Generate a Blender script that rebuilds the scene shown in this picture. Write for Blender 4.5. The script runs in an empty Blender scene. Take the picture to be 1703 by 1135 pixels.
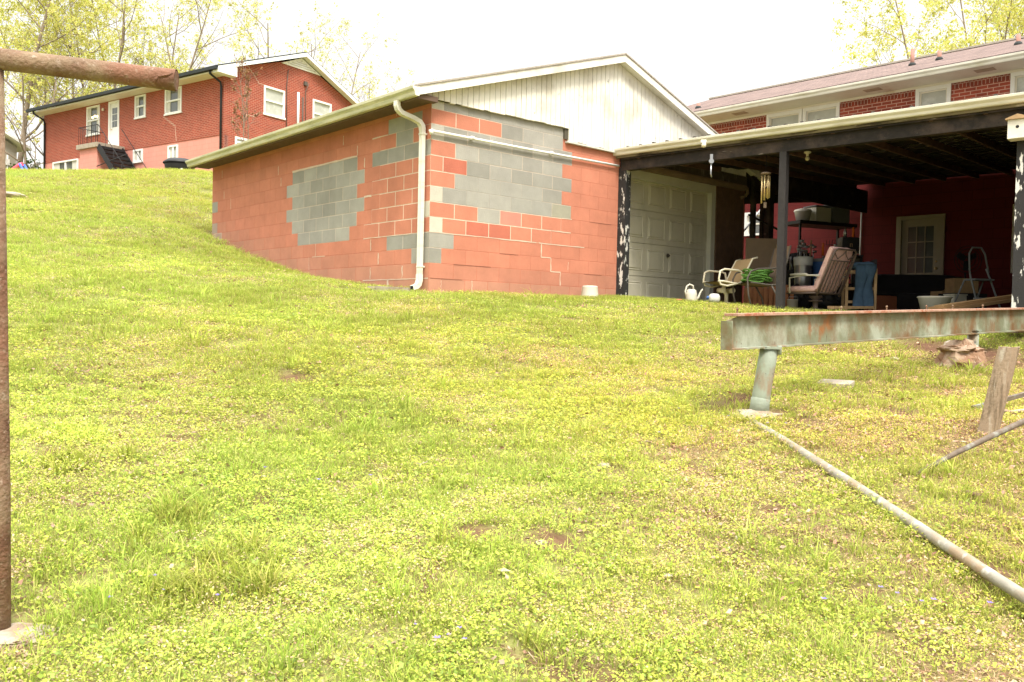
import bpy, math, random
import numpy as np
from mathutils import Vector, Matrix, noise
random.seed(7); np.random.seed(7)
R = math.radians
S = bpy.context.scene
COL = S.collection

# ------------------------------------------------------------------ camera
CAM = Vector((-6.554, -9.045, -0.520)); FPX = 1420.0
PIT, ROLL, YAW = -0.02482, 0.02054, 0.72581
FW = Vector((math.sin(YAW)*math.cos(PIT), math.cos(YAW)*math.cos(PIT), math.sin(PIT)))
_r = FW.cross(Vector((0, 0, 1))).normalized(); _u = _r.cross(FW)
RT = _r*math.cos(ROLL) + _u*math.sin(ROLL); UP = -_r*math.sin(ROLL) + _u*math.cos(ROLL)
cam = bpy.data.objects.new('camera', bpy.data.cameras.new('camera')); COL.objects.link(cam)
cam.data.sensor_width = 36; cam.data.lens = FPX/1703*36
cam.data.clip_start = .05; cam.data.clip_end = 2000
cam.matrix_world = Matrix(((RT.x, UP.x, -FW.x, CAM.x), (RT.y, UP.y, -FW.y, CAM.y), (RT.z, UP.z, -FW.z, CAM.z), (0, 0, 0, 1)))
S.camera = cam
HF = Vector((FW.x, FW.y)).normalized(); HR = Vector((RT.x, RT.y)).normalized()
def spot(px, d, z):
    """surveyed plan position: bearing of a photo column and distance ahead, at height z"""
    q = HF*d + HR*(d*(px-851.5)/FPX)
    return Vector((CAM.x+q.x, CAM.y+q.y, z))

# ------------------------------------------------------------------ terrain
G = [(0,0,-.19),(0,1.26,-.10),(0,2,-.04),(0,2.7,.03),(0,4.05,.24),(0,5.3,.43),(0,6.1,.6),(0,7.04,.93),
     (3.7,-.1,-.15),(6.1,-.1,-.18),(3.95,-2.6,-.32),(4.35,-5.5,-.45),(4.6,-8.5,-.6),(7,-.5,-.25),(11.8,-2,-.3),(11.8,-8,-.4),(8,-5,-.3),(9,3,-.2),(11.5,3,-.2),
     (-6.55,-9.05,-2.1),(-1.33,-5.77,-1.175),(2.28,-5.8,-.885),(-.5,-7,-1.18),(-5.9,-5.8,-1.6),(-3,-8,-1.58),(-3,-3,-.94),(-1.5,-1.5,-.52),
     (1.5,-12,-1.7),(-4,-14,-2.4),(-12,-14,-3.2),(-12,-8,-2.35),(4,-20,-2.2),(14,-20,-1.0),(-9,-5,-1.75),(20,-10,-.2)]
for px, zs in ((-60, (-.05,1.25,2.42,3.42,3.92)), (180, (-.05,1.15,2.36,3.4,3.93)), (345, (-.2,.86,2.12,3.3,4.0))):
    for d, z in zip((10, 15, 20, 24.5, 27.5), zs):
        p = spot(px, d, z); G.append((p.x, p.y, z))
    for d, z in ((33, 4.25), (42, 4.5), (60, 4.6)):
        p = spot(px, d, z); G.append((p.x, p.y, z))
G += [(-25,10,3.2),(-30,-5,.2),(9,22,3.9),(20,25,4.2),(30,45,4.6),(40,10,3),(20,8,1.6),(30,-10,1),(9,12,1.6),(3.5,12,2.3)]
G = np.array(G, float)
def _tps(G):
    n = len(G); P = G[:, :2]
    d = np.linalg.norm(P[:, None]-P[None], axis=2); K = np.where(d > 0, d*d*np.log(d+1e-9), 0) + np.eye(n)*.6
    A = np.zeros((n+3, n+3)); A[:n, :n] = K; A[:n, n] = 1; A[:n, n+1:] = P; A[n, :n] = 1; A[n+1:, :n] = P.T
    return np.linalg.solve(A, np.r_[G[:, 2], 0, 0, 0])
TW = _tps(G)
def gz_arr(X, Y):
    X = np.asarray(X, float); Y = np.asarray(Y, float)
    out = TW[-3] + TW[-2]*X + TW[-1]*Y
    for i, (gx, gy, _) in enumerate(G):
        d2 = (X-gx)**2 + (Y-gy)**2
        out = out + TW[i]*.5*d2*np.log(d2+1e-12)
    # far out the land levels off
    r = np.hypot(X-2, Y-8); t = np.clip((r-34)/30, 0, 1); t = t*t*(3-2*t)
    far = np.where(Y+X > 10, 4.6, -3.0)
    mid = np.clip((X+Y+20)/60, 0, 1); far = -3.0 + 7.6*mid
    out = out*(1-t) + far*t
    # small unevenness
    b = .018*np.sin(X*2.1+1.3*np.sin(Y*1.7)) * np.cos(Y*2.6+np.sin(X*1.3)) + .008*np.sin(X*7.3+2*np.sin(Y*5.1))*np.sin(Y*6.1+X)
    pad = ((X > 3.6) & (X < 12) & (Y > -9) & (Y < .2))
    return out + np.where(pad, 0, b)
def gz(x, y): return float(gz_arr(np.array([x]), np.array([y]))[0])

# ------------------------------------------------------------------ materials
MATS = {}
def mk(name, base, rough=.85, metal=0, layers=(), var=.12, vscale=3.0, bump=(40, .15), attr=None, trans=0, spec=.3, coord='Object', extra=None):
    m = bpy.data.materials.new(name); m.use_nodes = True; nt = m.node_tree; N = nt.nodes; L = nt.links
    b = N['Principled BSDF']; b.inputs['Roughness'].default_value = rough; b.inputs['Metallic'].default_value = metal
    b.inputs['Specular IOR Level'].default_value = spec
    tc = N.new('ShaderNodeTexCoord'); co = tc.outputs[coord]
    if attr:
        a = N.new('ShaderNodeAttribute'); a.attribute_name = attr; cur = a.outputs['Color']
    else:
        c = N.new('ShaderNodeRGB'); c.outputs[0].default_value = (*base, 1); cur = c.outputs[0]
    if extra: cur = extra(nt, co, cur)
    if var:
        n = N.new('ShaderNodeTexNoise'); n.inputs['Scale'].default_value = vscale; n.inputs['Detail'].default_value = 6; n.inputs['Roughness'].default_value = .65
        L.new(co, n.inputs['Vector'])
        mr = N.new('ShaderNodeMapRange'); mr.inputs['From Min'].default_value = .25; mr.inputs['From Max'].default_value = .75
        mr.inputs['To Min'].default_value = 1-var; mr.inputs['To Max'].default_value = 1+var; L.new(n.outputs['Fac'], mr.inputs['Value'])
        mx = N.new('ShaderNodeMix'); mx.data_type = 'RGBA'; mx.blend_type = 'MULTIPLY'; mx.inputs[0].default_value = 1
        L.new(cur, mx.inputs[6]); L.new(mr.outputs[0], mx.inputs[7]); cur = mx.outputs[2]
    for i, (lc, sc, thr, soft) in enumerate(layers):
        mp = N.new('ShaderNodeMapping'); mp.inputs['Scale'].default_value = sc if hasattr(sc, '__len__') else (sc,)*3
        mp.inputs['Location'].default_value = (3.7*i+1.1, 1.3*i, 2.9*i)
        L.new(co, mp.inputs['Vector'])
        n = N.new('ShaderNodeTexNoise'); n.inputs['Scale'].default_value = 1; n.inputs['Detail'].default_value = 7; n.inputs['Roughness'].default_value = .62
        L.new(mp.outputs[0], n.inputs['Vector'])
        mr = N.new('ShaderNodeMapRange'); mr.inputs['From Min'].default_value = thr-soft; mr.inputs['From Max'].default_value = thr+soft
        L.new(n.outputs['Fac'], mr.inputs['Value'])
        mx = N.new('ShaderNodeMix'); mx.data_type = 'RGBA'; L.new(mr.outputs[0], mx.inputs[0]); L.new(cur, mx.inputs[6])
        mx.inputs[7].default_value = (*lc, 1); cur = mx.outputs[2]
    L.new(cur, b.inputs['Base Color'])
    if bump:
        n = N.new('ShaderNodeTexNoise'); n.inputs['Scale'].default_value = bump[0]; n.inputs['Detail'].default_value = 5; L.new(co, n.inputs['Vector'])
        bp = N.new('ShaderNodeBump'); bp.inputs['Strength'].default_value = bump[1]; bp.inputs['Distance'].default_value = .01
        L.new(n.outputs['Fac'], bp.inputs['Height']); L.new(bp.outputs[0], b.inputs['Normal'])
    if trans:
        o = N['Material Output']; t = N.new('ShaderNodeBsdfTranslucent'); L.new(cur, t.inputs['Color'])
        ms = N.new('ShaderNodeMixShader'); ms.inputs[0].default_value = trans
        L.new(b.outputs[0], ms.inputs[1]); L.new(t.outputs[0], ms.inputs[2]); L.new(ms.outputs[0], o.inputs['Surface'])
    MATS[name] = m
    return m
def brick_mat(name, c1, c2, mortar, bw, bh, ms, rough=.9, layers=(), var=.15, bump=(60, .2)):
    def ex(nt, co, cur):
        N = nt.nodes; L = nt.links
        uv = N.new('ShaderNodeUVMap'); uv.uv_map = 'UVMap'
        t = N.new('ShaderNodeTexBrick'); t.inputs['Scale'].default_value = 1
        t.inputs['Brick Width'].default_value = bw; t.inputs['Row Height'].default_value = bh; t.inputs['Mortar Size'].default_value = ms
        t.inputs['Mortar Smooth'].default_value = .15; t.inputs['Bias'].default_value = 0
        t.inputs['Color1'].default_value = (*c1, 1); t.inputs['Color2'].default_value = (*c2, 1); t.inputs['Mortar'].default_value = (*mortar, 1)
        L.new(uv.outputs[0], t.inputs['Vector']); return t.outputs['Color']
    return mk(name, c1, rough=rough, extra=ex, layers=layers, var=var, bump=bump)

M = dict(
 cmu=mk('painted_block', (.4,.1,.06), attr='Col', rough=.92, var=.15, vscale=2.8, bump=(75, .6)),
 siding=mk('white_siding', (.76,.735,.665), rough=.7, var=.06, vscale=2.5, layers=[((.50,.46,.37), (2.2,2.2,1.8), .60, .14), ((.26,.25,.20), (18,18,9), .70, .05)]),
 sidingback=mk('siding_backing', (.08,.07,.05), rough=.8),
 sidingdark=mk('old_siding', (.10,.08,.065), rough=.8, layers=[((.3,.28,.25), (9,9,1.5), .6, .05)]),
 cream=mk('cream_metal', (.68,.66,.57), rough=.45, var=.05, layers=[((.45,.42,.28), (1.5,1.5,9), .64, .12)], bump=None),
 gutter_g=mk('weathered_gutter', (.56,.54,.39), rough=.5, var=.12, vscale=2, layers=[((.33,.34,.20), (2.5,1.2,14), .58, .12), ((.22,.2,.12), (5,.9,20), .68, .06)], bump=(30,.05)),
 white=mk('white_paint', (.78,.78,.75), rough=.5, var=.04, bump=None),
 offwhite=mk('offwhite_soffit', (.72,.68,.58), rough=.6, var=.06, bump=None, layers=[((.5,.36,.24), (1.2,1.2,1.2), .70, .08)]),
 shingle=mk('shingle_edge', (.36,.32,.27), rough=.95, var=.3, vscale=25),
 blackwood=mk('black_wood', (.022,.018,.016), rough=.8, var=.3, vscale=12, layers=[((.07,.05,.04), (3,3,3), .58, .10), ((.24,.21,.18), (14,3,22), .70, .03)], bump=(50,.3)),
 blackpost=mk('black_post', (.030,.027,.027), rough=.7, var=.25, vscale=14, bump=(50,.3)),
 peel=mk('peeling_post', (.028,.027,.027), rough=.8, var=.2, layers=[((.62,.61,.57), (14,14,5), .56, .015)], bump=(50,.3)),
 gdoor=mk('garage_door_paint', (.50,.47,.38), rough=.55, var=.06, vscale=1.5, layers=[((.36,.34,.27), (3,3,1.5), .64, .12)], bump=None),
 trimgrey=mk('grey_trim', (.55,.54,.48), rough=.6, var=.08),
 rustpipe=mk('rusty_pipe', (.19,.095,.060), rough=.9, var=.25, vscale=9, layers=[((.10,.05,.03), 8, .55, .12), ((.25,.19,.12), (5,5,4), .58, .12), ((.33,.26,.20), (55,55,55), .66, .10)], bump=(80,.8)),
 beamgreen=mk('green_steel', (.17,.18,.115), rough=.7, var=.12, vscale=7, layers=[((.30,.32,.25), (3.5,3.5,2.6), .53, .08), ((.16,.09,.04), (3.5,3.5,3.0), .52, .10), ((.24,.10,.035), (8,8,6), .63, .07), ((.09,.045,.03), (30,30,8), .69, .03)], bump=(45,.3)),
 rusttop=mk('rusty_flange', (.36,.22,.16), rough=.85, var=.25, vscale=20, layers=[((.3,.11,.06), (14,14,14), .56, .06)], bump=(60,.4)),
 postgreen=mk('green_pipe', (.25,.285,.225), rough=.7, var=.15, vscale=9, layers=[((.24,.16,.10), (7,7,3), .58, .07), ((.05,.035,.03), (11,11,6), .62, .02)], bump=(60,.3)),
 galv=mk('galvanised_pipe', (.28,.26,.215), rough=.65, metal=.15, var=.2, vscale=14, layers=[((.27,.20,.13), (5,5,5), .56, .06), ((.45,.44,.39), (11,11,11), .6, .05)], bump=(60,.2)),
 rodm=mk('old_rod', (.13,.10,.075), rough=.8, var=.3, vscale=25, layers=[((.22,.22,.19), (8,8,8), .58, .05)], bump=(60,.3)),
 wood=mk('weathered_wood', (.27,.20,.135), rough=.9, var=.12, vscale=6, layers=[((.15,.11,.07), (34,34,1.6), .58, .05), ((.36,.31,.24), (26,26,1.2), .62, .05)], bump=(50,.5)),
 concrete=mk('concrete', (.34,.29,.23), rough=.95, var=.22, vscale=9, layers=[((.26,.19,.13), (7,7,7), .60, .07)], bump=(35,.8)),
 dirtclod=mk('footing_dirt', (.34,.25,.18), rough=.98, var=.3, vscale=9, layers=[((.24,.14,.085), (5,5,5), .52, .06), ((.62,.56,.48), (10,10,10), .64, .03)], bump=(30,1)),
 brickL=brick_mat('red_brick_far', (.33,.062,.036), (.24,.048,.030), (.40,.20,.14), .21, .072, .009),
 pinkblk=brick_mat('pink_block', (.62,.27,.22), (.60,.26,.21), (.55,.22,.18), .4, .2, .008, var=.07),
 brickR=brick_mat('red_brick_house', (.37,.080,.050), (.24,.055,.040), (.56,.34,.27), .21, .072, .0075, var=.22),
 soldier=brick_mat('soldier_course', (.28,.055,.035), (.18,.05,.038), (.45,.30,.24), .072, .15, .006, var=.22),
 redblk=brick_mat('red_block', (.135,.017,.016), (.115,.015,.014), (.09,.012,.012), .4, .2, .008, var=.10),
 roofR=brick_mat('pink_brown_shingles', (.21,.145,.125), (.14,.095,.085), (.09,.065,.06), .33, .14, .012, var=.3, bump=(80,.5)),
 roofdark=mk('dark_roof_edge', (.025,.03,.03), rough=.7, var=.3),
 blackmetal=mk('black_metal', (.018,.018,.020), rough=.5, bump=None),
 glass=mk('window_glass', (.10,.11,.11), rough=.08, var=.3, vscale=1.2, bump=None, spec=.8),
 curtain=mk('curtain', (.55,.53,.47), rough=.8, var=.1, vscale=8, bump=None),
 blind=mk('blind', (.42,.43,.38), rough=.35, var=.15, vscale=2.5, bump=None, spec=.6, layers=[((.56,.58,.54), (2,2,2), .6, .06)]),
 greyhouse=mk('grey_siding', (.36,.34,.28), rough=.8, var=.08),
 sling=mk('tan_sling', (.42,.31,.17), rough=.85, bump=(200,.3)),
 creamtube=mk('cream_tube', (.72,.66,.50), rough=.4, bump=None),
 darktube=mk('brown_tube', (.10,.085,.07), rough=.5, bump=None),
 greenhose=mk('green_hose', (.11,.26,.05), rough=.5, bump=None),
 board=mk('brown_board', (.22,.16,.11), rough=.8, var=.12, vscale=4),
 planks=mk('orange_planks', (.34,.15,.07), rough=.8, var=.2, vscale=8),
 pink=mk('floral_cushion', (.70,.46,.42), rough=.9, var=.05, layers=[((.48,.28,.26), 9, .60, .08)], bump=None),
 cushframe=mk('cushion_frame', (.13,.095,.08), rough=.5, bump=None),
 denim=mk('blue_denim', (.045,.085,.14), rough=.9, var=.25, vscale=9, bump=(90,.4)),
 tan=mk('tan_wood', (.38,.25,.13), rough=.7, var=.2, vscale=12),
 whiteplastic=mk('white_plastic', (.62,.59,.50), rough=.45, var=.05, bump=None),
 greyplastic=mk('grey_plastic', (.17,.18,.19), rough=.5, var=.1, bump=None),
 blueplastic=mk('blue_plastic', (.05,.13,.35), rough=.45, bump=None),
 pinkplastic=mk('pink_plastic', (.80,.10,.16), rough=.45, bump=None),
 slideblue=mk('blue_slide', (.06,.14,.60), rough=.45, bump=None),
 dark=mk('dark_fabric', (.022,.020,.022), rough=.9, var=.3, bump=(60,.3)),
 blackbag=mk('black_bag', (.02,.02,.022), rough=.4, bump=(14,.6)),
 silver=mk('silver_metal', (.36,.37,.38), rough=.3, metal=.8, bump=None),
 orange=mk('orange_plastic', (.75,.16,.02), rough=.5, bump=None),
 brass=mk('brass_tube', (.68,.52,.26), rough=.28, metal=.7, bump=None),
 clearplastic=mk('clear_jug', (.55,.56,.52), rough=.2, var=.1, bump=None, spec=.6),
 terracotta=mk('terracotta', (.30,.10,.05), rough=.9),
 lumber=mk('new_lumber', (.36,.22,.10), rough=.85, var=.15, vscale=5),
 bark=mk('bark', (.20,.15,.11), rough=.95, var=.25, vscale=4),
 barkL=mk('bark_pale', (.24,.19,.14), rough=.95, var=.2, vscale=2),
 leaf=mk('spring_leaf', (.34,.38,.05), attr='Col', rough=.6, var=0, bump=None, trans=.5),
 budleaf=mk('bud_leaf', (.32,.17,.07), attr='Col', rough=.7, var=0, bump=None, trans=.3),
 rafterwood=mk('brown_rafter', (.15,.085,.06), rough=.85, var=.3, vscale=8),
 brownboard=mk('dark_brown_boards', (.13,.075,.05), rough=.85, var=.25, vscale=6),
 doorpaint=mk('beige_door_paint', (.34,.305,.235), rough=.6, var=.08, bump=None),
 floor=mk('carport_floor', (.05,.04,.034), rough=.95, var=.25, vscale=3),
 tin=mk('tin_underside', (.85,.83,.76), rough=.6, var=.15, vscale=2, bump=None),
 tintop=mk('tin_roof', (.08,.07,.06), rough=.6, var=.2, bump=None),
 stonewhite=mk('pale_stone', (.34,.29,.23), rough=.95, var=.15, vscale=12, bump=(30,.6)),
 lamp=mk('bulb_glass', (.7,.65,.5), rough=.3, bump=None),
)
def emis(name, col, s):
    m = bpy.data.materials.new(name); m.use_nodes = True; b = m.node_tree.nodes['Principled BSDF']
    b.inputs['Base Color'].default_value = (*col, 1); b.inputs['Emission Color'].default_value = (*col, 1); b.inputs['Emission Strength'].default_value = s
    return m
M['litlamp'] = emis('lit_bulb', (1, .72, .3), 2.5)

# ------------------------------------------------------------------ mesh builder
MW = {}
def mat_of(o): return MW.get(o.name, Matrix.Identity(4)) if o else Matrix.Identity(4)
class MB:
    def __init__(s, F=None):
        s.F = F or Matrix.Identity(4); s.v = []; s.f = []; s.uv = []; s.c = []; s.mi = []; s.sm = []; s.col = (1, 1, 1); s.m = 0; s.smooth = False; s.X = None
    def pt(s, p):
        p = Vector(p)
        if s.X: p = s.X @ p
        s.v.append(p); return len(s.v)-1
    def face(s, idx, uv=None):
        s.f.append(idx); s.c.append(s.col); s.mi.append(s.m); s.sm.append(s.smooth)
        if uv is None:
            P = [s.v[i] for i in idx]; n = Vector((0, 0, 0))
            for a in range(len(P)):
                b = (a+1) % len(P); n += Vector(((P[a].y-P[b].y)*(P[a].z+P[b].z), (P[a].z-P[b].z)*(P[a].x+P[b].x), (P[a].x-P[b].x)*(P[a].y+P[b].y)))
            ax = [abs(n.x), abs(n.y), abs(n.z)]; k = ax.index(max(ax))
            uv = [((p.y, p.z) if k == 0 else (p.x, p.z) if k == 1 else (p.x, p.y)) for p in P]
        s.uv.append(uv)
    def quad(s, a, b, c, d): s.face([s.pt(a), s.pt(b), s.pt(c), s.pt(d)])
    def poly(s, pts): s.face([s.pt(p) for p in pts])
    def box(s, a, b):
        x0, y0, z0 = (min(a[i], b[i]) for i in range(3)); x1, y1, z1 = (max(a[i], b[i]) for i in range(3))
        i = [s.pt(p) for p in ((x0,y0,z0),(x1,y0,z0),(x1,y1,z0),(x0,y1,z0),(x0,y0,z1),(x1,y0,z1),(x1,y1,z1),(x0,y1,z1))]
        for q in ((0,3,2,1),(4,5,6,7),(0,1,5,4),(1,2,6,5),(2,3,7,6),(3,0,4,7)): s.face([i[k] for k in q])
    def beam(s, p, q, w, h, up=(0,0,1)):
        """rectangular bar from p to q, w wide, h along up"""
        p = Vector(p); q = Vector(q); d = (q-p).normalized(); sd = d.cross(Vector(up)).normalized(); u = sd.cross(d)
        i = []
        for e in (p, q):
            for a, b in ((-1,-1),(1,-1),(1,1),(-1,1)): i.append(s.pt(e+sd*a*w/2+u*b*h/2))
        for f in ((0,1,2,3),(7,6,5,4),(0,4,5,1),(1,5,6,2),(2,6,7,3),(3,7,4,0)): s.face([i[k] for k in f])
    def tube(s, pts, r, n=8, cap=True):
        pts = [Vector(p) for p in pts]; rs = r if hasattr(r, '__len__') else [r]*len(pts)
        rings = []; prev = None; sm = s.smooth; s.smooth = True
        for i, p in enumerate(pts):
            d = (pts[min(i+1, len(pts)-1)]-pts[max(i-1, 0)]).normalized()
            if prev is None:
                a = Vector((0,0,1)) if abs(d.z) < .9 else Vector((1,0,0)); sd = d.cross(a).normalized()
            else:
                sd = (prev-d*prev.dot(d)).normalized()
            prev = sd; u = sd.cross(d)
            rings.append([s.pt(p+(sd*math.cos(t)+u*math.sin(t))*rs[i]) for t in [2*math.pi*k/n for k in range(n)]])
        for a, b in zip(rings, rings[1:]):
            for k in range(n): s.face([a[k], a[(k+1)%n], b[(k+1)%n], b[k]])
        s.smooth = sm
        if cap: s.face(rings[0][::-1]); s.face(rings[-1])
    def lathe(s, prof, c=(0,0,0), n=20, closed=True):
        c = Vector(c); rings = []; sm = s.smooth; s.smooth = True
        for r, z in prof: rings.append([s.pt(c+Vector((r*math.cos(2*math.pi*k/n), r*math.sin(2*math.pi*k/n), z))) for k in range(n)])
        for a, b in zip(rings, rings[1:]):
            for k in range(n): s.face([a[k], a[(k+1)%n], b[(k+1)%n], b[k]])
        s.smooth = sm
        if closed: s.face(rings[0][::-1]); s.face(rings[-1])
    def prism(s, poly, a, b, axis=1):
        """extrude a 2D polygon between coordinates a and b of an axis"""
        def P(u, w, t): return {0:(t,u,w), 1:(u,t,w), 2:(u,w,t)}[axis]
        A = [s.pt(P(u, w, a)) for u, w in poly]; B = [s.pt(P(u, w, b)) for u, w in poly]
        s.face(A[::-1]); s.face(B); n = len(poly)
        for k in range(n): s.face([A[k], A[(k+1)%n], B[(k+1)%n], B[k]])
    def rbox(s, c, sz, rad=.03, seg=6, wob=0):
        """rounded, slightly lumpy box (cushions, bags)"""
        c = Vector(c); h = Vector(sz)/2; sm = s.smooth; s.smooth = True
        for ax in range(3):
            for sg in (-1, 1):
                g = {}
                for i in range(seg+1):
                    for j in range(seg+1):
                        a = -1+2*i/seg; b = -1+2*j/seg; q = [0, 0, 0]; q[ax] = sg; q[(ax+1)%3] = a; q[(ax+2)%3] = b
                        p = Vector((q[0]*h.x, q[1]*h.y, q[2]*h.z)); inn = Vector([max(-(h[k]-rad), min(h[k]-rad, p[k])) for k in range(3)])
                        d = p-inn
                        if d.length > 1e-6: p = inn+d.normalized()*rad
                        if wob: p += p.normalized()*wob*noise.noise((p+c)*9)
                        g[i, j] = s.pt(c+p)
                for i in range(seg):
                    for j in range(seg):
                        f = [g[i,j], g[i+1,j], g[i+1,j+1], g[i,j+1]]
                        s.face(f if sg > 0 else f[::-1])
        s.smooth = sm
    def build(s, name, mats, parent=None, bevel=0, merge=False):
        if not isinstance(mats, (list, tuple)): mats = [mats]
        T = mat_of(parent).inverted() @ s.F
        me = bpy.data.meshes.new(name); me.from_pydata([T @ v for v in s.v], [], s.f)
        for m in mats: me.materials.append(m)
        uvl = me.uv_layers.new(name='UVMap'); uvl.data.foreach_set('uv', [c for f in s.uv for p in f for c in p])
        ca = me.color_attributes.new('Col', 'FLOAT_COLOR', 'CORNER')
        ca.data.foreach_set('color', [x for f, c in zip(s.f, s.c) for _ in f for x in (*c, 1)])
        me.polygons.foreach_set('material_index', s.mi); me.polygons.foreach_set('use_smooth', s.sm); me.update()
        o = bpy.data.objects.new(name, me); COL.objects.link(o)
        if parent: o.parent = parent
        MW[o.name] = mat_of(parent)
        if merge:
            w = o.modifiers.new('weld', 'WELD'); w.merge_threshold = .0005
        if bevel:
            b = o.modifiers.new('bevel', 'BEVEL'); b.width = bevel; b.segments = 2; b.limit_method = 'ANGLE'
        return o
def thing(name, label, cat, loc=(0,0,0), rz=0, group=None, F=None):
    o = bpy.data.objects.new(name, None); COL.objects.link(o); o.empty_display_size = .1
    m = F if F is not None else Matrix.Translation(Vector(loc)) @ Matrix.Rotation(rz, 4, 'Z')
    o.matrix_world = m; MW[o.name] = m.copy()
    o['label'] = label; o['category'] = cat
    if group: o['group'] = group
    return o
def tag(o, label=None, cat=None, group=None, kind=None):
    if label: o['label'] = label
    if cat: o['category'] = cat
    if group: o['group'] = group
    if kind: o['kind'] = kind
    return o
def single(name, mb, mats, label, cat, loc, group=None, **k):
    """a thing that is one mesh, origin at its base"""
    o = mb.build(name, mats, None, **k)
    L = Vector(loc); o.data.transform(Matrix.Translation(-L)); o.location = L
    return tag(o, label, cat, group)
# ------------------------------------------------------------------ block garage
RED = (.49,.190,.122); RED2 = (.43,.135,.088); REDJ = (.45,.16,.10); JL = (.58,.46,.36); CRM = (.48,.455,.38)
GR = [(.295,.283,.25), (.32,.307,.27), (.265,.255,.222), (.30,.29,.255), (.34,.325,.285)]
def lerp(a, b, t): return tuple(x*(1-t)+y*t for x, y in zip(a, b))
def blockwall(mb, P, length, z0k, z1k, odd0, fn, skip=lambda a, b, k: False):
    """P(u, z, depth) -> point; blocks .4 x .2, fn(k, u0, u1) -> (colour, light joints?)"""
    cells = {}
    for k in range(z0k, z1k+1):
        off = 0.0 if (k % 2 == odd0) else .2
        es = [0.0] + [e for e in [off+.4*i for i in range(int(length/.4)+2)] if .02 < e < length-.02] + [length]
        for a, b in zip(es, es[1:]):
            if skip(a, b, k): continue
            col, lj = fn(k, a, b)
            za, zb = .2*k, .2*k+.2
            j = .0065 if lj else .0040
            ia, ib, iza, izb = a+(j if a > .01 else 0), b-(j if b < length-.01 else 0), za+j, zb-j
            jit = random.uniform(-.05, .05)
            q_ = P((a+b)/2, za, 0); hb = za-gz(q_[0]-.03, q_[1]-.03)
            if hb < .38: col = lerp(col, (.42,.25,.17), .55*max(0, min(1, 1-hb/.38)))   # mud splashed up from the soil
            mb.col = tuple(max(0, c*(1+jit)) for c in col)
            d = .0025
            mb.quad(P(ia,iza,d), P(ib,iza,d), P(ib,izb,d), P(ia,izb,d))
            isg = abs(col[0]-col[2]) < .12
            jc = (lerp(JL, col, .55) if isg else JL) if lj else (lerp(col, JL, .15) if isg else REDJ)
            mb.col = jc
            ox, oz = (ia, ib), (iza, izb)
            # bevelled arrises down to the joint, then the joint itself
            for q in (((a,za),(b,za),(ib,iza),(ia,iza)), ((b,za),(b,zb),(ib,izb),(ib,iza)), ((b,zb),(a,zb),(ia,izb),(ib,izb)), ((a,zb),(a,za),(ia,iza),(ia,izb))):
                mb.quad(P(*q[0],0), P(*q[1],0), P(*q[2],d), P(*q[3],d))
def stripv(mb, P, u, z0, z1, w=.016):
    mb.col = JL
    n = 5; pts = [(u+random.uniform(-.005,.005), z0+(z1-z0)*i/n, w*random.uniform(.5,1.1)) for i in range(n+1)]
    for (u0,a,w0),(u1,b,w1) in zip(pts, pts[1:]): mb.quad(P(u0-w0/2,a,.006), P(u0+w0/2,a,.006), P(u1+w1/2,b,.006), P(u1-w1/2,b,.006))
def striph(mb, P, u0, u1, z, w=.014):
    mb.col = JL; n = max(2, int((u1-u0)/.12)); pts = [(u0+(u1-u0)*i/n, z+random.uniform(-.003,.003), w*random.uniform(.6,1.2)) for i in range(n+1)]
    for (a,za,w0),(b,zb,w1) in zip(pts, pts[1:]): mb.quad(P(a,za-w0/2,.006), P(b,zb-w1/2,.006), P(b,zb+w1/2,.006), P(a,za+w0/2,.006))

garage = thing('garage', 'painted red concrete block garage with bare grey block patches and white boarded gable', 'garage', (0, 0, -.2))
PF = lambda u, z, d: (u, -d, z)
PL = lambda u, z, d: (-d, u, z)
def grey(): return random.choice(GR)
def ff(k, a, b):
    m = (a+b)/2
    g = lambda x0, x1: x0-.01 < m < x1+.01
    if k == 11: return (CRM, 1) if m < .2 else ((grey(), 0) if m < 2.45 else (RED, 0))
    if k == 10: return ((RED, 1) if m < 1.2 else (grey(), 1) if m < 2.43 else (RED, 0))
    if k == 9: return (lerp(CRM, GR[1], .5), 0) if m < .2 else ((grey(), 1) if m < 2.6 else (RED, 0))
    if k == 8: return (RED, 1) if m < .4 else ((grey(), 1) if m < 2.4 else (RED, 0))
    if k == 7: return (RED, 1) if m < .2 else (RED2, 1) if m < .6 else ((grey(), m > 1) if m < 2.2 else (GR[2], 1) if m < 2.6 else (RED, 0))
    if k == 6: return (RED, 1) if m < .4 else ((GR[1] if m < 1.5 else GR[3], 0) if m < 2.0 else (GR[2], 1) if m < 2.4 else (RED, 0))
    if k == 5: return (CRM, 1) if m < .2 else ((grey(), 0) if m < 2.2 else ((.30,.285,.22), 1) if m < 2.6 else (RED, 0))
    if k == 4: return (RED, 1) if m < .8 else (GR[4], 1) if m < 1.2 else ((.47,.205,.155), 1) if m < 1.6 else (RED, 1) if m < 2.4 else (RED, 0)
    if k == 3: return (CRM, 1) if m < .2 else (RED, 1) if m < .6 else (RED2, 1) if m < 1.4 else (RED, 1) if m < 2.2 else (RED, 0)
    if k == 2: return (GR[0], 1) if m < .4 else (RED, 0)
    if k == 1: return (GR[2], 1) if m < .2 else (RED, 0)
    return (lerp(RED, RED2, .5), 0)
w = MB()
opening = lambda a, b, k: False
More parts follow.
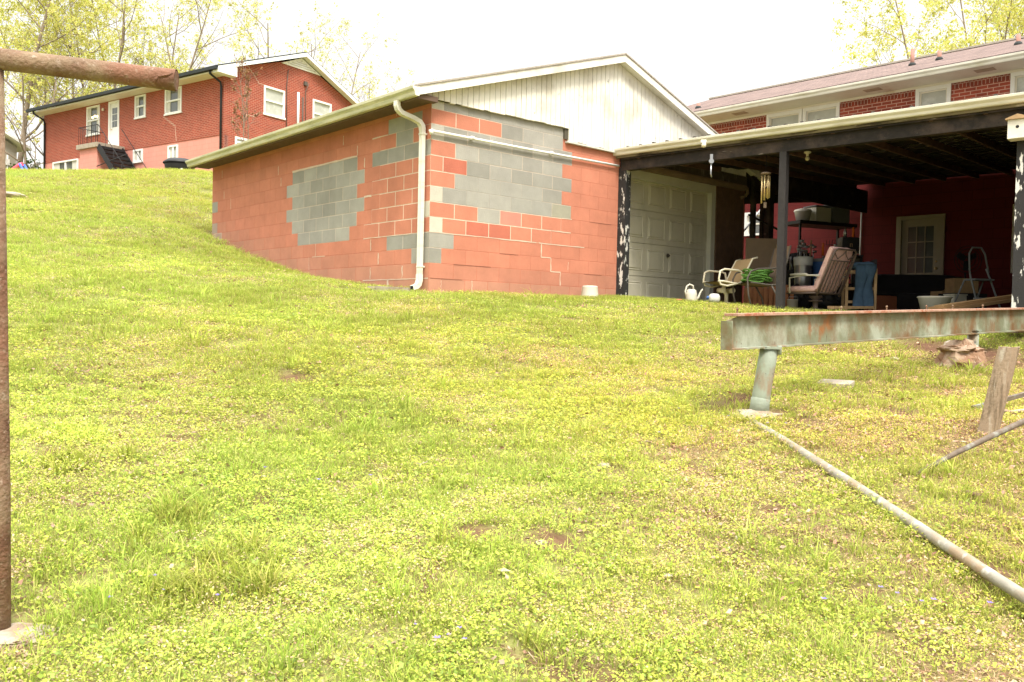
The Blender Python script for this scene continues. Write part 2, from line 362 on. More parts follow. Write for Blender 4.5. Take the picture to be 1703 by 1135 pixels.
# the front wall in three pieces: left of the door, right of it and the lintel above
blockwall(w, PF, 3.66, -3, 11, 0, ff)
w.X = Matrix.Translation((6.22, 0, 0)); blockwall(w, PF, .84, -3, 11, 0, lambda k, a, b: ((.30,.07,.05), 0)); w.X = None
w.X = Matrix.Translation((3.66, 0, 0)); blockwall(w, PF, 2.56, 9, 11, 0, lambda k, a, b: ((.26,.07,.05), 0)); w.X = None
for u, k in ((2.0, 2), (2.2, 1), (2.4, 0)): stripv(w, PF, u, .2*k, .2*k+.2, .02)
for u0, u1, z in ((2.0, 2.2, .4), (2.2, 2.4, .2), (1.95, 2.9, .6), (2.2, 2.6, .8), (0, 1.9, .602), (2.4, 2.62, 1.0)): striph(w, PF, u0, u1, z)
stripv(w, PF, 2.56, .24, .36, .01); stripv(w, PF, .72, -.18, 0, .012); stripv(w, PF, .2, -.15, -.02, .008)
w.col = (.10,.05,.04)
striph_c = lambda a, b, z: w.quad(PF(a,z-.003,.0065), PF(b,z-.003,.0065), PF(b,z+.003,.0065), PF(a,z+.003,.0065))
w.col = (.16,.06,.04)
for a, b, z in ((.4,1.05,.2),(.02,.55,0),(1.2,1.55,.4),(2.9,3.3,.2),(3.0,3.5,1.0)): striph_c(a, b, z)
w.build('front_wall', M['cmu'], garage)

def fl(k, a, b):
    m = (a+b)/2
    patch = {3:(2.0,3.6),4:(1.8,3.8),5:(1.6,4.0),6:(1.8,3.8),7:(1.6,4.0),8:(1.8,3.8)}
    if k in patch and patch[k][0] < m < patch[k][1]: return (grey(), 1)
    if k == 10: return (grey(), 0) if .2 < m < 1.0 else (lerp(RED, RED2, .4), 0)
    if k == 9: return (RED, 1) if m < .4 else (GR[3], 1) if m < .8 else (RED, 1) if m < 1.2 else (RED, 0)
    if k == 8: return (random.choice(GR[:3]), 1) if m < 1.4 else (RED, 0)
    lim = {7: 1.2, 6: 1.4, 5: 1.2, 4: 1.4, 3: 1.6}
    if k in lim and m < lim[k]: return (CRM, 1) if (k == 4 and m < .2) else (RED, 1)
    if k == 2 and m < 1.0: return (GR[3] if m > .5 else GR[2], 1)
    if k == 1 and m < .4: return (GR[1], 1)
    if m > 6.85 and k in (10, 9, 7, 5, 4): return (GR[0], 0)
    if m > 6.5 and k in (4,): return (GR[1], 1)
    return (RED, 0)
w = MB()
blockwall(w, PL, 7.05, -3, 11, 1, fl)
for u, k in ((1.4,2),(1.2,1),(1.4,0),(.6,0),(3.0,2),(3.2,1),(3.6,0),(2.2,10),(1.8,9),(1.6,8),(.8,11),(4.3,9),(4.2,8),(6.5,8),(6.2,7),(6.6,10)):
    if k >= 8 or u < 2: stripv(w, PL, u, .2*k+.02, .2*k+(.18 if k < 8 else .16), .022 if u < 2 else .018)
    else: stripv(w, PL, u, .2*k, .2*k+.2, .012)
striph(w, PL, 0, 1.6, 0); striph(w, PL, 1.8, 3.8, 1.81, .03); striph(w, PL, .4, 1.6, .6, .012); striph(w, PL, 2.7, 3.1, .4, .01)
stripv(w, PL, .95, -.16, 0, .05); striph(w, PL, 1.0, 1.4, 2.0, .02); striph(w, PL, 1.4, 1.6, 1.2, .03)
w.build('side_wall', M['cmu'], garage)
w = MB(); w.col = RED
w.box((7.0, .02, -.6), (7.2, 7.05, 2.3)); w.box((.05, 6.9, -.6), (7.0, 7.04, 2.3)); w.box((.02, .02, -.7), (.18, 6.9, 2.3)); w.box((.18,.02,-.7),(3.66,.16,2.3)); w.box((6.22,.02,-.7),(7.0,.16,2.3))
w.build('rear_wall', M['cmu'], garage)
# gable boarding, each board with its own slight offset
RX, RZ, SL, SLR = 3.52, 3.50, .319, .345
def rake(x): return RZ+.015-(RX-x)*SL if x < RX else RZ+.015-(x-RX)*SLR
w = MB(); x = -.31
while x < 7.3:
    b = min(x+(.098 if int(x*50) % 3 else .092), 7.3)
    zb = 2.302+.012*x if x < 2.40 else 2.15
    zb += random.uniform(-.006, .006); d = .050+random.uniform(0, .004)
    if x < RX < b: b = RX
    x0, x1 = x+.0042, b-.0042
    zt0, zt1 = rake(x0), rake(x1)
    if max(zt0, zt1) > zb+.01:
        zt0 = max(zt0, zb+.005); zt1 = max(zt1, zb+.005)
        fr = [(x0,-d,zb),(x1,-d,zb),(x1,-d,zt1),(x0,-d,zt0)]; bk = [(a,-.012,c) for a, _, c in fr]
        i = [w.pt(p) for p in fr+bk]
        for q in ((0,1,2,3),(4,7,6,5),(0,4,5,1),(1,5,6,2),(2,6,7,3),(3,7,4,0)): w.face([i[k] for k in q])
    x = b
w.build('gable_siding', M['siding'], garage)
w = MB(); w.prism([(-.3,2.34),(2.4,2.34),(2.4,2.17),(7.25,2.17),(7.25,rake(7.25)-.01),(RX,rake(RX)-.01),(-.3,rake(-.3)-.005)], -.030, -.004); w.build('siding_backing', M['sidingback'], garage)
w = MB(); w.box((2.44,-.062,2.118),(3.62,-.006,2.142)); w.build('drip_edge', M['trimgrey'], garage)
# rakes
w = MB()
for (xa, za), (xb, zb) in (((-.37, RZ-(RX+.37)*SL), (RX, RZ)), ((RX, RZ), (7.5, RZ-(7.5-RX)*SLR))):
    n = Vector((zb-za, 0, -(xb-xa))).normalized()*-1
    w.prism([(xa, za), (xb, zb), (xb, zb+.112), (xa, za+.112)], -.20, -.165)
w.build('rake_board', M['siding'], garage)
w = MB(); w.prism([(-.37, RZ-(RX+.37)*SL+.02), (RX, RZ+.02), (RX, RZ+.05), (-.37, RZ-(RX+.37)*SL+.05)], -.165, 0)
w.prism([(RX, RZ+.02), (7.5, RZ-(7.5-RX)*SLR+.02), (7.5, RZ-(7.5-RX)*SLR+.05), (RX, RZ+.05)], -.165, 0); w.build('rake_soffit', M['siding'], garage)
w = MB()
for (xa, za), (xb, zb) in (((-.385, RZ-(RX+.385)*SL), (RX, RZ)), ((RX, RZ), (7.55, RZ-(7.55-RX)*SLR))):
    w.prism([(xa, za+.114), (xb, zb+.114), (xb, zb+.137), (xa, za+.137)], -.215, 7.28)
w.build('roof', M['shingle'], garage)
# eave: fascia, dark soffit, K gutter
w = MB(); w.box((-.345,-.16,2.225),(-.315,7.26,2.33)); w.box((-.315,-.06,2.262),(0.0,7.26,2.275)); w.box((-.34,-.165,2.235),(-.02,-.062,2.30))
w.build('eave_fascia', mk('eave_wood', (.13,.085,.06), rough=.9), garage)
w = MB(); kg = [(a, b+.012) for a, b in [(-.347,2.235),(-.405,2.235),(-.412,2.25),(-.420,2.285),(-.448,2.318),(-.452,2.352),(-.436,2.352),(-.43,2.345),(-.362,2.345),(-.347,2.352)]]
w.prism([(x, z) for x, z in kg], -.215, 7.27); gu = w.build('gutter', M['gutter_g'], garage, bevel=.003)
w = MB(); w.prism([(x, z) for x, z in kg], -.219, -.2155); w.build('gutter_end_cap', M['cream'], gu)
for i, y in enumerate((2.4, 4.8)):
    w = MB(); w.prism([(x-.002, z-.001) for x, z in kg], y, y+.03); w.build('gutter_seam', M['gutter_g'], gu)
# downspout: outlet, two offset elbows, long leg, boot elbow
def rectube(mb, pts, wx, wy, axis=(0,1,0), rib=.004):
    """rectangular leader along a path lying in a plane with the given fixed side axis"""
    pts = [Vector(p) for p in pts]; ax = Vector(axis).normalized(); rings = []
    for i, p in enumerate(pts):
        d = (pts[min(i+1, len(pts)-1)]-pts[max(i-1, 0)]).normalized(); n = d.cross(ax).normalized()
        prof = [(-1,-1),(-.5,-1),(-.36,-1+.18),(-.12,-1+.18),(0,-1),(.12,-1+.18),(.36,-1+.18),(.5,-1),(1,-1),(1,1),(-1,1)]
        rings.append([mb.pt(p+ax*a*wx/2+n*b*wy/2) for a, b in prof])
    m = len(rings[0])
    for a, b in zip(rings, rings[1:]):
        for k in range(m): mb.face([a[k], a[(k+1)%m], b[(k+1)%m], b[k]])
w = MB(); DX = -.058
p0 = Vector((-.40, .20, 2.25)); p1 = Vector((DX, .115, 1.99))
cur = [p0, (-.40,.20,2.19), (-.385,.195,2.145), (-.34,.185,2.105), (-.18,.145,2.055), (-.10,.125,2.02), (-.066,.117,1.975), (DX,.115,1.92)]
rectube(w, cur, .074, .058, (0,1,0)); ds = w.build('downspout', M['cream'], garage)
w = MB(); rectube(w, [(DX,.115,1.95),(DX,.115,1.0),(DX-.002,.117,.1),(DX-.004,.118,.03)], .066, .056)
w.build('leader', M['cream'], ds)
w = MB(); rectube(w, [(DX-.004,.118,.05),(DX-.005,.119,-.03),(DX-.02,.122,-.085),(DX-.05,.13,-.115),(DX-.105,.142,-.13)], .074, .062); w.build('elbow', M['cream'], ds)
w = MB(); w.box((DX-.103,.108,-.158),(DX-.106,.172,-.104)); w.build('elbow_mouth', M['dark'], ds)
for z in (1.86, .14):
    w = MB(); w.box((DX-.032,.076,z),(DX+.05,.156,z+.020)); w.build('strap', M['cream'], ds)
# white drain line on the front wall, with couplings
w = MB(); w.tube([(-.02,-.045,1.895),(1.6,-.045,1.905),(3.60,-.045,1.93)], .017, 10); cd = w.build('drain_pipe', M['white'], garage)
for x in (0.62, 2.10):
    w = MB(); w.tube([(x,-.045,1.90+.008*x),(x+.05,-.045,1.9005+.008*x)], .026, 10); w.build('coupling', M['white'], cd)
w = MB(); w.tube([(-.045,-.045,1.91),(-.02,-.045,1.85)], .026, 8); w.build('pipe_elbow', M['white'], cd)
# overhead door: four rows of raised panels
w = MB(); DX0, DX1, DZ0, DZ1 = 3.86, 6.12, -.30, 1.86; dy = .075
rows = 4; rh = (DZ1-DZ0)/rows
gd = w; w.box((DX0, dy+.02, DZ0), (DX1, dy+.04, DZ1)); 
for i in range(rows):
    z0, z1 = DZ0+i*rh+.005, DZ0+(i+1)*rh-.005
    w.box((DX0, dy+.002, z0), (DX1, dy+.02, z1))
    for j in range(4):
        pw = (DX1-DX0)/4; x0, x1 = DX0+j*pw+.06, DX0+(j+1)*pw-.06; a, b = z0+.085, z1-.085
        def fr(i0, i1, y0, y1):
            A = [(x0+i0,y0,a+i0),(x1-i0,y0,a+i0),(x1-i0,y0,b-i0),(x0+i0,y0,b-i0)]; B = [(x0+i1,y1,a+i1),(x1-i1,y1,a+i1),(x1-i1,y1,b-i1),(x0+i1,y1,b-i1)]
            for k in range(4): w.quad(A[k], A[(k+1)%4], B[(k+1)%4], B[k])
            return B
        fr(0, .012, dy+.001, dy+.010-.018); fr(.012, .028, dy-.008, dy+.001)
        B = fr(.028, .045, dy+.0005, dy-.010); w.poly(B)
gdoor = w.build('garage_door', M['gdoor'], garage)
w = MB(); w.tube([(5.0,dy-.02,.62),(5.0,dy-.035,.62)], .035, 10); w.box((4.96,dy-.045,.61),(5.04,dy-.034,.63)); w.build('handle', M['darktube'], gdoor)
w = MB(); w.box((6.12,-.012,-.3),(6.235,.10,1.93)); w.box((3.75,-.012,-.3),(3.855,.10,1.93)); w.box((3.75,-.010,1.79),(6.23,.098,1.95)); w.build('door_frame', M['trimgrey'], garage)
# old gutter under the carport roof over the door
w = MB(); w.prism([(-.02,1.93),(-.09,1.93),(-.12,1.99),(-.12,2.02),(-.02,2.02)], 3.8, 7.05, axis=0); og = w.build('old_gutter', mk('old_gutter_paint', (.20,.14,.10), rough=.7, var=.2), garage)
w = MB(); w.tube([(7.04,-.07,2.0),(7.12,-.07,1.98),(7.14,-.07,1.9),(7.08,-.05,1.84),(6.98,-.04,1.80)], .03, 8); w.build('elbow', MATS['old_gutter_paint'], og)
w = MB(); w.box((3.75,-.0155,1.952),(6.6,-.002,2.05)); w.build('door_header', M['blackwood'], garage)
w = MB()
x = 3.8
while x < 7.05:
    w.box((x+.003,-.058,2.02),(x+.095,-.03,2.2)); x += .098
w.build('old_siding_strip', M['sidingdark'], garage)
w = MB(); x = 6.24
while x < 7.0:
    w.box((x,-.030,-.4),(x+.135,-.004,2.02)); x += .140
w.build('side_boards', M['brownboard'], garage)

# ------------------------------------------------------------------ carport
cf = Matrix.Translation((3.7, -.05, 0)) @ Matrix.Rotation(R(7.5), 4, 'Z')
carport = thing('carport', 'open black timber carport with cream gutter in front of the red brick house', 'carport', F=cf @ Matrix.Translation((.1, -4, -.3)))
def CP(): return MB(cf)
def post(name, y, s, m, z0, x=0.0, lean=0, ztop=1.9):
    w = CP(); n = 24; ring = []
    for i in range(n+1):
        z = z0+(ztop-z0)*i/n; c = Vector((x+lean*(z-z0), y, z)); wob = lambda a: s/2*(1+.03*noise.noise(Vector((a, z*3, y))))
        ring.append([w.pt(c+Vector((sx*wob(sx+2*sy), sy*wob(sy+5*sx), 0))) for sx, sy in ((-1,-1),(1,-1),(1,1),(-1,1))])
    for a, b in zip(ring, ring[1:]):
        for k in range(4): w.face([a[k], a[(k+1)%4], b[(k+1)%4], b[k]])
    w.face(ring[-1])
    return w.build('post', m, carport)
tag(post('post', -.02, .14, M['peel'], -.5, x=.02), 'black post with flaking white paint against the block wall')
tag(post('post', -2.64, .10, M['blackpost'], -.6), 'slim plain black post')
tag(post('post', -5.54, .16, M['peel'], -.8), 'thick black post with flaking white paint')
tag(post('post', -8.6, .15, M['peel'], -.9), None)
w = CP(); w.box((-.05,.02,1.86),(.07,-9,2.05)); w.box((-.10,-.02,2.02),(-.06,-9,2.09)); w.build('beam', M['blackwood'], carport)
w = CP(); w.box((-.125,.18,2.045),(-.105,-9,2.14)); w.build('fascia', mk('stained_fascia', (.20,.17,.11), rough=.8, var=.3, vscale=3, layers=[((.05,.04,.03), (2,2,14), .55, .06), ((.55,.52,.45), (1.3,1.3,5), .66, .04)]), carport)
kc = [(-.128,2.08),(-.175,2.08),(-.184,2.093),(-.19,2.12),(-.218,2.15),(-.222,2.18),(-.206,2.182),(-.2,2.174),(-.14,2.174),(-.128,2.18)]
w = CP(); w.prism(kc, .36, -9.0, axis=1); gt = w.build('gutter', M['cream'], carport, bevel=.003)
w = CP(); w.prism([(x, z) for x, z in kc], .360, .366); w.build('gutter_end_cap', M['cream'], gt)
# roof: tin sheet over purlins over rafters; slopes up to the house
def rz_(x): return 2.150+.062*(x+.1)
w = MB()
sh = lambda X, Y: (cf.inverted() @ Vector((X, Y, 0)))
def roofpt(X, Y, dz): q = sh(X, Y); return (X, Y, rz_(q.x)+dz)
def cw(x, y): p = cf @ Vector((x, y, 0)); return p.x, p.y
F0 = cw(-.16, .36); F1 = cw(-.16, -9)
for dz, flip in ((0.0, 0), (.03, 1)):
    P4 = [roofpt(F0[0], -.075, dz), roofpt(F1[0], F1[1], dz), roofpt(12.2, F1[1], dz), roofpt(11.78, -.075, dz)]
    w.m = flip; w.poly(P4[::-1] if flip == 0 else P4)
w.m = 1; a, b = P4[0], P4[1]; w.quad(Vector(a)-Vector((0,0,.03)), a, b, Vector(b)-Vector((0,0,.03)))
w.m = 1; w.poly([roofpt(3.62,-.085,-.012), roofpt(11.7,-.085,-.012), roofpt(11.7,-.75,-.012), roofpt(3.75,-.75,-.012)])
roofo = w.build('roof', [M['tin'], M['tintop']], carport)
w = CP(); y = .30
while y > -9:  # corrugation ends above the gutter
    w.box((-.17, y, 2.181), (.4, y-.035, random.uniform(2.203,2.216))); y -= .23
w.build('sheet_rib', M['tintop'], roofo)
for i in range(17):
    y = -.30-.60*i
    if y < -6.7: break
    w = CP(); w.prism([(-.08, rz_(-.08)-.135), (7.72, rz_(7.72)-.135), (7.72, rz_(7.72)-.035), (-.08, rz_(-.08)-.035)], y, y-.045)
    w.build('rafter', M['rafterwood'], carport)
w = CP(); x = .25; i = 0
while x < 7.7:
    w.box((x, -.12, rz_(x)-.034), (x+.07, -6.9, rz_(x)-.006)); w.box((x+.07, -.12, rz_(x)-.030), (x+.36, -2.9+.9*math.sin(i*2.1), rz_(x)-.008))
    x += .36; i += 1
w.build('roof_board', M['blackwood'], carport)
w = MB(); w.box((7.25,-.12,1.98),(11.7,-.06,2.46)); w.box((7.22,-.16,-.3),(7.30,-.08,2.2)); w.build('rear_beam', M['blackwood'], carport)
w = CP(); w.box((.1,-6.9,-.8),(7.9,-7.0,2.6)); w.box((0.02,-8.88,-.8),(.08,-5.66,1.86)); w.build('unseen_end_wall', M['blackwood'], carport)  # out of view: end wall and front boarding added to darken the interior
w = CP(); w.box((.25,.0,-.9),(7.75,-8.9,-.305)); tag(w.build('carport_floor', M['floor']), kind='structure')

# little birdhouse on the big post
bp = cf @ Vector((-.185, -5.495, 1.655))
bh = thing('birdhouse', 'small white birdhouse with a round hole fixed to the flaking post', 'birdhouse', bp, R(7.5))
FB = mat_of(bh)
w = MB(FB); w.box((-.09,-.10,0),(.09,.10,.215)); w.build('box', M['siding'], bh, bevel=.004)
w = MB(FB); w.prism([(-.12,.216),(.12,.216),(.12,.23),(0,.272),(-.12,.23)], -.115, .10, axis=0); w.build('roof', M['tan'], bh)
w = MB(FB); w.X = Matrix.Rotation(R(-90), 4, 'Y'); w.lathe([(.018,.0903),(.018,.0915)], (.13,0,0), 12); w.X = None; w.build('hole', M['dark'], bh)

# ------------------------------------------------------------------ main brick house
hr = Matrix.Translation((11.8, 0, -.3)) @ Matrix.Rotation(R(3), 4, 'Z')
houseR = thing('brick_house', 'two storey red brick house behind the carport with pink brown shingle roof', 'house', F=hr)
H = lambda: MB(hr)
ZT, ZB = 4.86, 3.05     # local heights: underside of soffit, top of basement
wins = [(2.42,1.52,0),(1.50,.62,0),(-1.03,-1.73,0),(-2.83,-3.7,0),(-5.6,-6.6,0)]
groups = [(2.42,.62),(-1.03,-1.73),(-2.83,-3.7),(-5.6,-6.6)]
w = H(); y = 6.3
for a, b in groups+[(-9.5,-9.5)]:
    w.m = 0; w.box((0,a,ZB),(.2,y,ZT-.15))
    w.m = 1; w.box((0,a,ZT-.15),(.2,y,ZT))
    if b > -9: w.m = 0; w.box((0,b,ZB),(.2,a,3.55))
    y = b
w.build('brick_wall', [M['brickR'], M['soldier']], houseR)
w = H(); w.box((.15,6.29,ZB),(8,6.25,ZT)); w.box((7.9,6.2,0),(8,-9.4,ZT)); w.box((.2,-9.4,0),(8,-9.45,ZT)); w.build('unseen_end_wall', M['brickR'], houseR)
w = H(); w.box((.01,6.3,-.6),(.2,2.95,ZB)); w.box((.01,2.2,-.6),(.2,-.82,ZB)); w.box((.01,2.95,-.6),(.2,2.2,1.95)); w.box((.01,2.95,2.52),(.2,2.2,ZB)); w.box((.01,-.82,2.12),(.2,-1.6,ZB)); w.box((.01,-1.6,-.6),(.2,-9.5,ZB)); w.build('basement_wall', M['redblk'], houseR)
def uwin(y0, y1, z0, z1, mat, name='window', split=False):
    w = H(); fw = .075
    w.box((-.03,y0,z0),(.10,y0-fw,z1)); w.box((-.03,y1+fw,z0),(.10,y1,z1)); w.box((-.028,y0-fw,z1-fw),(.098,y1+fw,z1)); w.box((-.045,y0-fw,z0),(.098,y1+fw,z0+.05))
    o = w.build(name, M['white'], houseR)
    w = H(); w.box((.035,y0-fw,z0+.05),(.05,y1+fw,z1-fw)); w.build('pane', mat, o)
    w = H(); a, b = y0-fw, y1+fw; t = .03
    w.box((.015,a,z0+.05),(.04,a-t,z1-fw)); w.box((.015,b+t,z0+.05),(.04,b,z1-fw)); w.box((.016,a-t,z1-fw-t),(.039,b+t,z1-fw)); w.box((.018,a-t,(z0+z1)/2-.02),(.036,b+t,(z0+z1)/2+.02)); w.build('sash', M['offwhite'], o)
    return o
for a, b, _ in wins: uwin(a, b, 3.55, ZT-.03, M['blind'])
w = H(); w.box((-.018,-9,ZT-.03),(.01,6.2,ZT+.02)); w.build('frieze', M['offwhite'], houseR)
w = H(); w.box((-.72,6.5,ZT+.02),(.01,-9.5,ZT+.05)); so = w.build('soffit', M['offwhite'], houseR)
vg = mk('vent_grille', (.40,.32,.24), rough=.8)
for y in (3.1,-.1,-2.3):
    w = H(); w.box((-.50,y,ZT+.013),(-.28,y-.35,ZT+.0195)); w.build('soffit_vent', vg, so)
kh = [(-.722,ZT+.0),(-.78,ZT+.0),(-.79,ZT+.02),(-.797,ZT+.05),(-.826,ZT+.085),(-.83,ZT+.125),(-.815,ZT+.125),(-.81,ZT+.118),(-.74,ZT+.118),(-.722,ZT+.125)]
w = H(); w.prism(kh, 6.5, -9.5, axis=1); w.build('gutter', M['cream'], houseR, bevel=.003)
rs = (1.54)/(4.4)
w = H(); e0, e1 = ZT+.10, ZT+.10+4.75*rs
w.prism([(-.80,e0),(4.0,e1),(8.8,e0),(8.8,e0+.05),(4.0,e1+.06),(-.80,e0+.05)], 6.55, -9.5, axis=1)
# uv along the slope for the courses
roofR = w.build('roof', M['roofR'], houseR)
for p in roofR.data.polygons:
    for li in p.loop_indices:
        v = roofR.data.vertices[roofR.data.loops[li].vertex_index].co
        roofR.data.uv_layers[0].data[li].uv = (v.y, v.x*1.06)
w = H(); w.box((3.86,6.56,e1+.03),(4.14,-9.5,e1+.075)); w.build('ridge_cap', M['shingle'], roofR)
for nm, y, hgt, x in (('vent_pipe',-.42,.36,1.35),('vent_pipe',-.95,.20,1.5),('vent_pipe',-2.5,.20,1.6),('vent_pipe',4.6,.12,.35)):
    z = e0+.05+(x+.8)*rs
    w = H(); w.tube([(x,y,z-.1),(x,y,z+hgt)], .045, 10); o = w.build(nm, mk('clay_pipe', (.36,.19,.15), rough=.8) if 'clay_pipe' not in MATS else MATS['clay_pipe'], houseR)
    w = H(); w.lathe([(.09,-.05),(.08,.02),(.055,.05)], (x,y,z), 14); w.build('flashing', M['roofdark'], o)
# basement door with nine lights
w = H(); w.box((-.03,-.72,0),(.12,-.82,2.16)); w.box((-.03,-1.6,0),(.12,-1.70,2.16)); w.box((-.028,-.82,2.08),(.118,-1.6,2.16)); dfr = w.build('door', M['doorpaint'], houseR)
w = H(); w.box((.03,-.82,0),(.055,-.95,2.08)); w.box((.03,-1.47,0),(.055,-1.6,2.08)); w.box((.03,-.95,0),(.055,-1.47,.95)); w.box((.03,-.95,1.93),(.055,-1.47,2.08))
for i in (1,2): w.box((.03,-.95-.173*i-.01,.95),(.05,-.95-.173*i+.01,1.93)); w.box((.031,-.95,.95+.327*i-.01),(.049,-1.47,.95+.327*i+.01))
w.build('door_leaf', M['doorpaint'], dfr)
w = H(); w.box((.042,-.951,.951),(.046,-1.469,1.929)); w.build('pane', M['glass'], dfr)
w = H(); w.lathe([(.0,.0),(.03,.01),(.03,.05),(0,.06)], (0,-1.54,1.0), 10); w.build('handle', M['brass'], dfr); w = H(); w.lathe([(.0,.0),(.022,.01),(.022,.03),(0,.04)], (.01,-1.54,1.16), 10); w.build('lock', M['brass'], dfr)
o = uwin(2.95, 2.2, 1.95, 2.52, M['glass'])
w = H(); w.tube([(-.03,.06,.3),(-.03,.05,1.5),(-.03,.04,2.6)], .018, 8); w.build('conduit', M['white'], houseR)
uwin(-2.95, -3.5, .9, 2.25, M['blind'])

# ------------------------------------------------------------------ neighbour's brick house up the hill
hl = Matrix.Translation((7.714, 24.942, 4.3)) @ Matrix.Rotation(R(14.5), 4, 'Z')
houseL = thing('brick_house', 'red brick house with pink painted basement up the hill on the left', 'house', F=hl)
Q = lambda: MB(hl)
LN, WD, BB, ZE = 13.95, 7.55, 2.47, 4.86
# openings on the back face (x=0): (t0, t1, z0, z1)
ops = [(9.0,10.1,3.46,4.78),(7.42,8.27,2.68,4.80),(5.38,6.2,3.83,4.80),(2.8,3.97,3.73,4.80)]
bops = [(10.84,13.1,1.3,2.45),(5.6,6.3,1.88,2.42),(3.04,3.73,1.1,2.36)]
def wallx(w, x, L, z0, z1, ops, th=.2):
    """wall in the plane x with openings, built strip by strip"""
    ops = sorted(ops); t = 0
    for a, b, c, d in ops:
        if a > t: w.box((x,t,z0),(x+th,a,z1))
        if c > z0: w.box((x,a,z0),(x+th,b,c))
        if d < z1: w.box((x,a,d),(x+th,b,z1))
        t = b
    w.box((x,t,z0),(x+th,L,z1))
def wally(w, y, L, z0, z1, ops, th=.2):
    t = .0
    for a, b, c, d in sorted(ops):
        if a > t: w.box((t,y,z0),(a,y+th,z1))
        if c > z0: w.box((a,y,z0),(b,y+th,c))
        if d < z1: w.box((a,y,d),(b,y+th,z1))
        t = b
    w.box((t,y,z0),(L,y+th,z1))
w = Q(); wallx(w, 0, LN, BB, ZE+.06, ops)
gops = [(2.0,3.14,3.75,4.94),(4.76,5.9,3.75,4.98)]
w.X = Matrix.Translation((.2,0,0)); wally(w, 0, WD-.2, 0, ZE+.2, [(a-.2,b-.2,c,d) for a,b,c,d in gops]+[(.35,1.1,2.1,2.5)]); w.X = None
w.box((0,0,0),(.2,.2,BB))
w.prism([(0.01,ZE+.2),(WD-.01,ZE+.2),(WD-.01,ZE+.3),(4.05,ZE+.3+3.9*.355),(.01,ZE+.3)], 0, .2)
w.box((WD-.2,.2,0),(WD,LN,ZE)); w.box((.2,LN-.2,0),(WD-.2,LN,ZE))
w.build('brick_wall', M['brickL'], houseL)
w = Q(); wallx(w, .02, LN, 0, BB, bops); w.build('basement_wall', M['pinkblk'], houseL)
w = Q(); w.box((.3,.3,.1),(.34,LN-.3,ZE)); w.box((.35,.3,.1),(WD-.3,.34,ZE)); w.build('inner_wall', mk('dim_room', (.16,.14,.12), rough=.9), houseL)
# roof: low gable, white rake and box cornice, black gutter edge
w = Q(); zr = ZE+.28+4.05*.355+.15
w.prism([(-.62,ZE+.12),(4.05,zr+.02),(WD+.55,ZE+.12),(WD+.55,ZE+.22),(4.05,zr+.12),(-.62,ZE+.22)], -.33, LN+.4)
rl = w.build('roof', M['roofdark'], houseL)
w = Q()
w.prism([(-.55,ZE+.05),(4.05,zr-.10),(4.05,zr+.07),(-.55,ZE+.19)], -.36, -.335); w.prism([(4.05,zr-.10),(WD+.5,ZE+.02),(WD+.5,ZE+.19),(4.05,zr+.07)], -.36, -.335)
w.prism([(-.5,ZE+.07),(4.05,zr-.06),(4.05,zr-.03),(-.5,ZE+.10)], -.333, -.005); w.prism([(4.05,zr-.06),(WD+.5,ZE+.07),(WD+.5,ZE+.10),(4.05,zr-.03)], -.333, -.005)
w.prism([(-.56,ZE-.04),(0.35,ZE-.04),(.35,ZE+.35),(-.56,ZE+.15)], -.358, -.004)
w.build('rake_board', M['white'], rl)
w = Q(); w.prism([(2.9,zr-.62),(5.2,zr-.62),(4.05,zr-.12)], -.05, -.003); lv = w.build('gable_louvre', M['white'], houseL)
w = Q()
for i in range(4): w.box((3.25+.25*i,-.075,zr-.55+.09*i),(4.85-.25*i,-.051,zr-.52+.09*i))
w.build('louvre_slat', M['trimgrey'], lv)
w = Q(); w.box((-.55,-.0,ZE-.02),(.0,LN+.3,ZE+.04)); w.build('soffit', M['offwhite'], houseL)
w = Q(); w.box((-.70,-.33,ZE+.05),(-.58,LN+.42,ZE+.17)); gtl = w.build('gutter', M['roofdark'], houseL)
for y0 in (.12, LN-.15):
    w = Q(); w.tube([(-.62,y0,ZE+.08),(-.60,y0,ZE-.06),(-.10,y0,ZE-.28),(-.06,y0,ZE-.45),(-.06,y0,0.1)], .045, 8); w.build('downspout', M['blackmetal'], houseL)
def lwin(fr, horizontal=False, lit=False, mullion=None, dbl=True):
    a, b, c, d = fr; w = Q(); f = .07
    w.box((-.03,a,c),(.10,a+f,d)); w.box((-.03,b-f,c),(.10,b,d)); w.box((-.029,a+f,d-f),(.099,b-f,d)); w.box((-.05,a-.03,c-.06),(.10,b+.03,c)); w.box((-.029,a+f,c),(.099,b-f,c+f*.7))
    if dbl: w.box((-.01,a+f,(c+d)/2-.035),(.08,b-f,(c+d)/2+.035))
    if mullion: w.box((-.012,(a+b)/2-.05,c+.04),(.082,(a+b)/2+.05,d-f))
    o = w.build('window', M['white'], houseL)
    w = Q(); w.box((.05,a+f,c+.04),(.06,b-f,d-f)); w.build('pane', M['glass'], o)
    for q0, q1 in ((a+f, a+f+(b-a)*.22), (b-f-(b-a)*.22, b-f)):
        w = Q(); w.box((.028,q0,c+.06),(.033,q1,d-f)); w.build('curtain', M['curtain'], o)
    if lit:
        for k in range(3):
            w = Q(); w.lathe([(0,-.05),(.05,-.02),(.05,.03),(0,.06)], (.036,a+f+.2+.2*k,d-.52+.04*(k%2)), 10); w.build('ceiling_lamp', M['litlamp'], o)
    return o
lwin(ops[0], lit=True); lwin(ops[2]); lwin(ops[3])
lwin(bops[0], mullion=True, dbl=False); lwin(bops[1], mullion=True, dbl=False); lwin(bops[2], mullion=True)
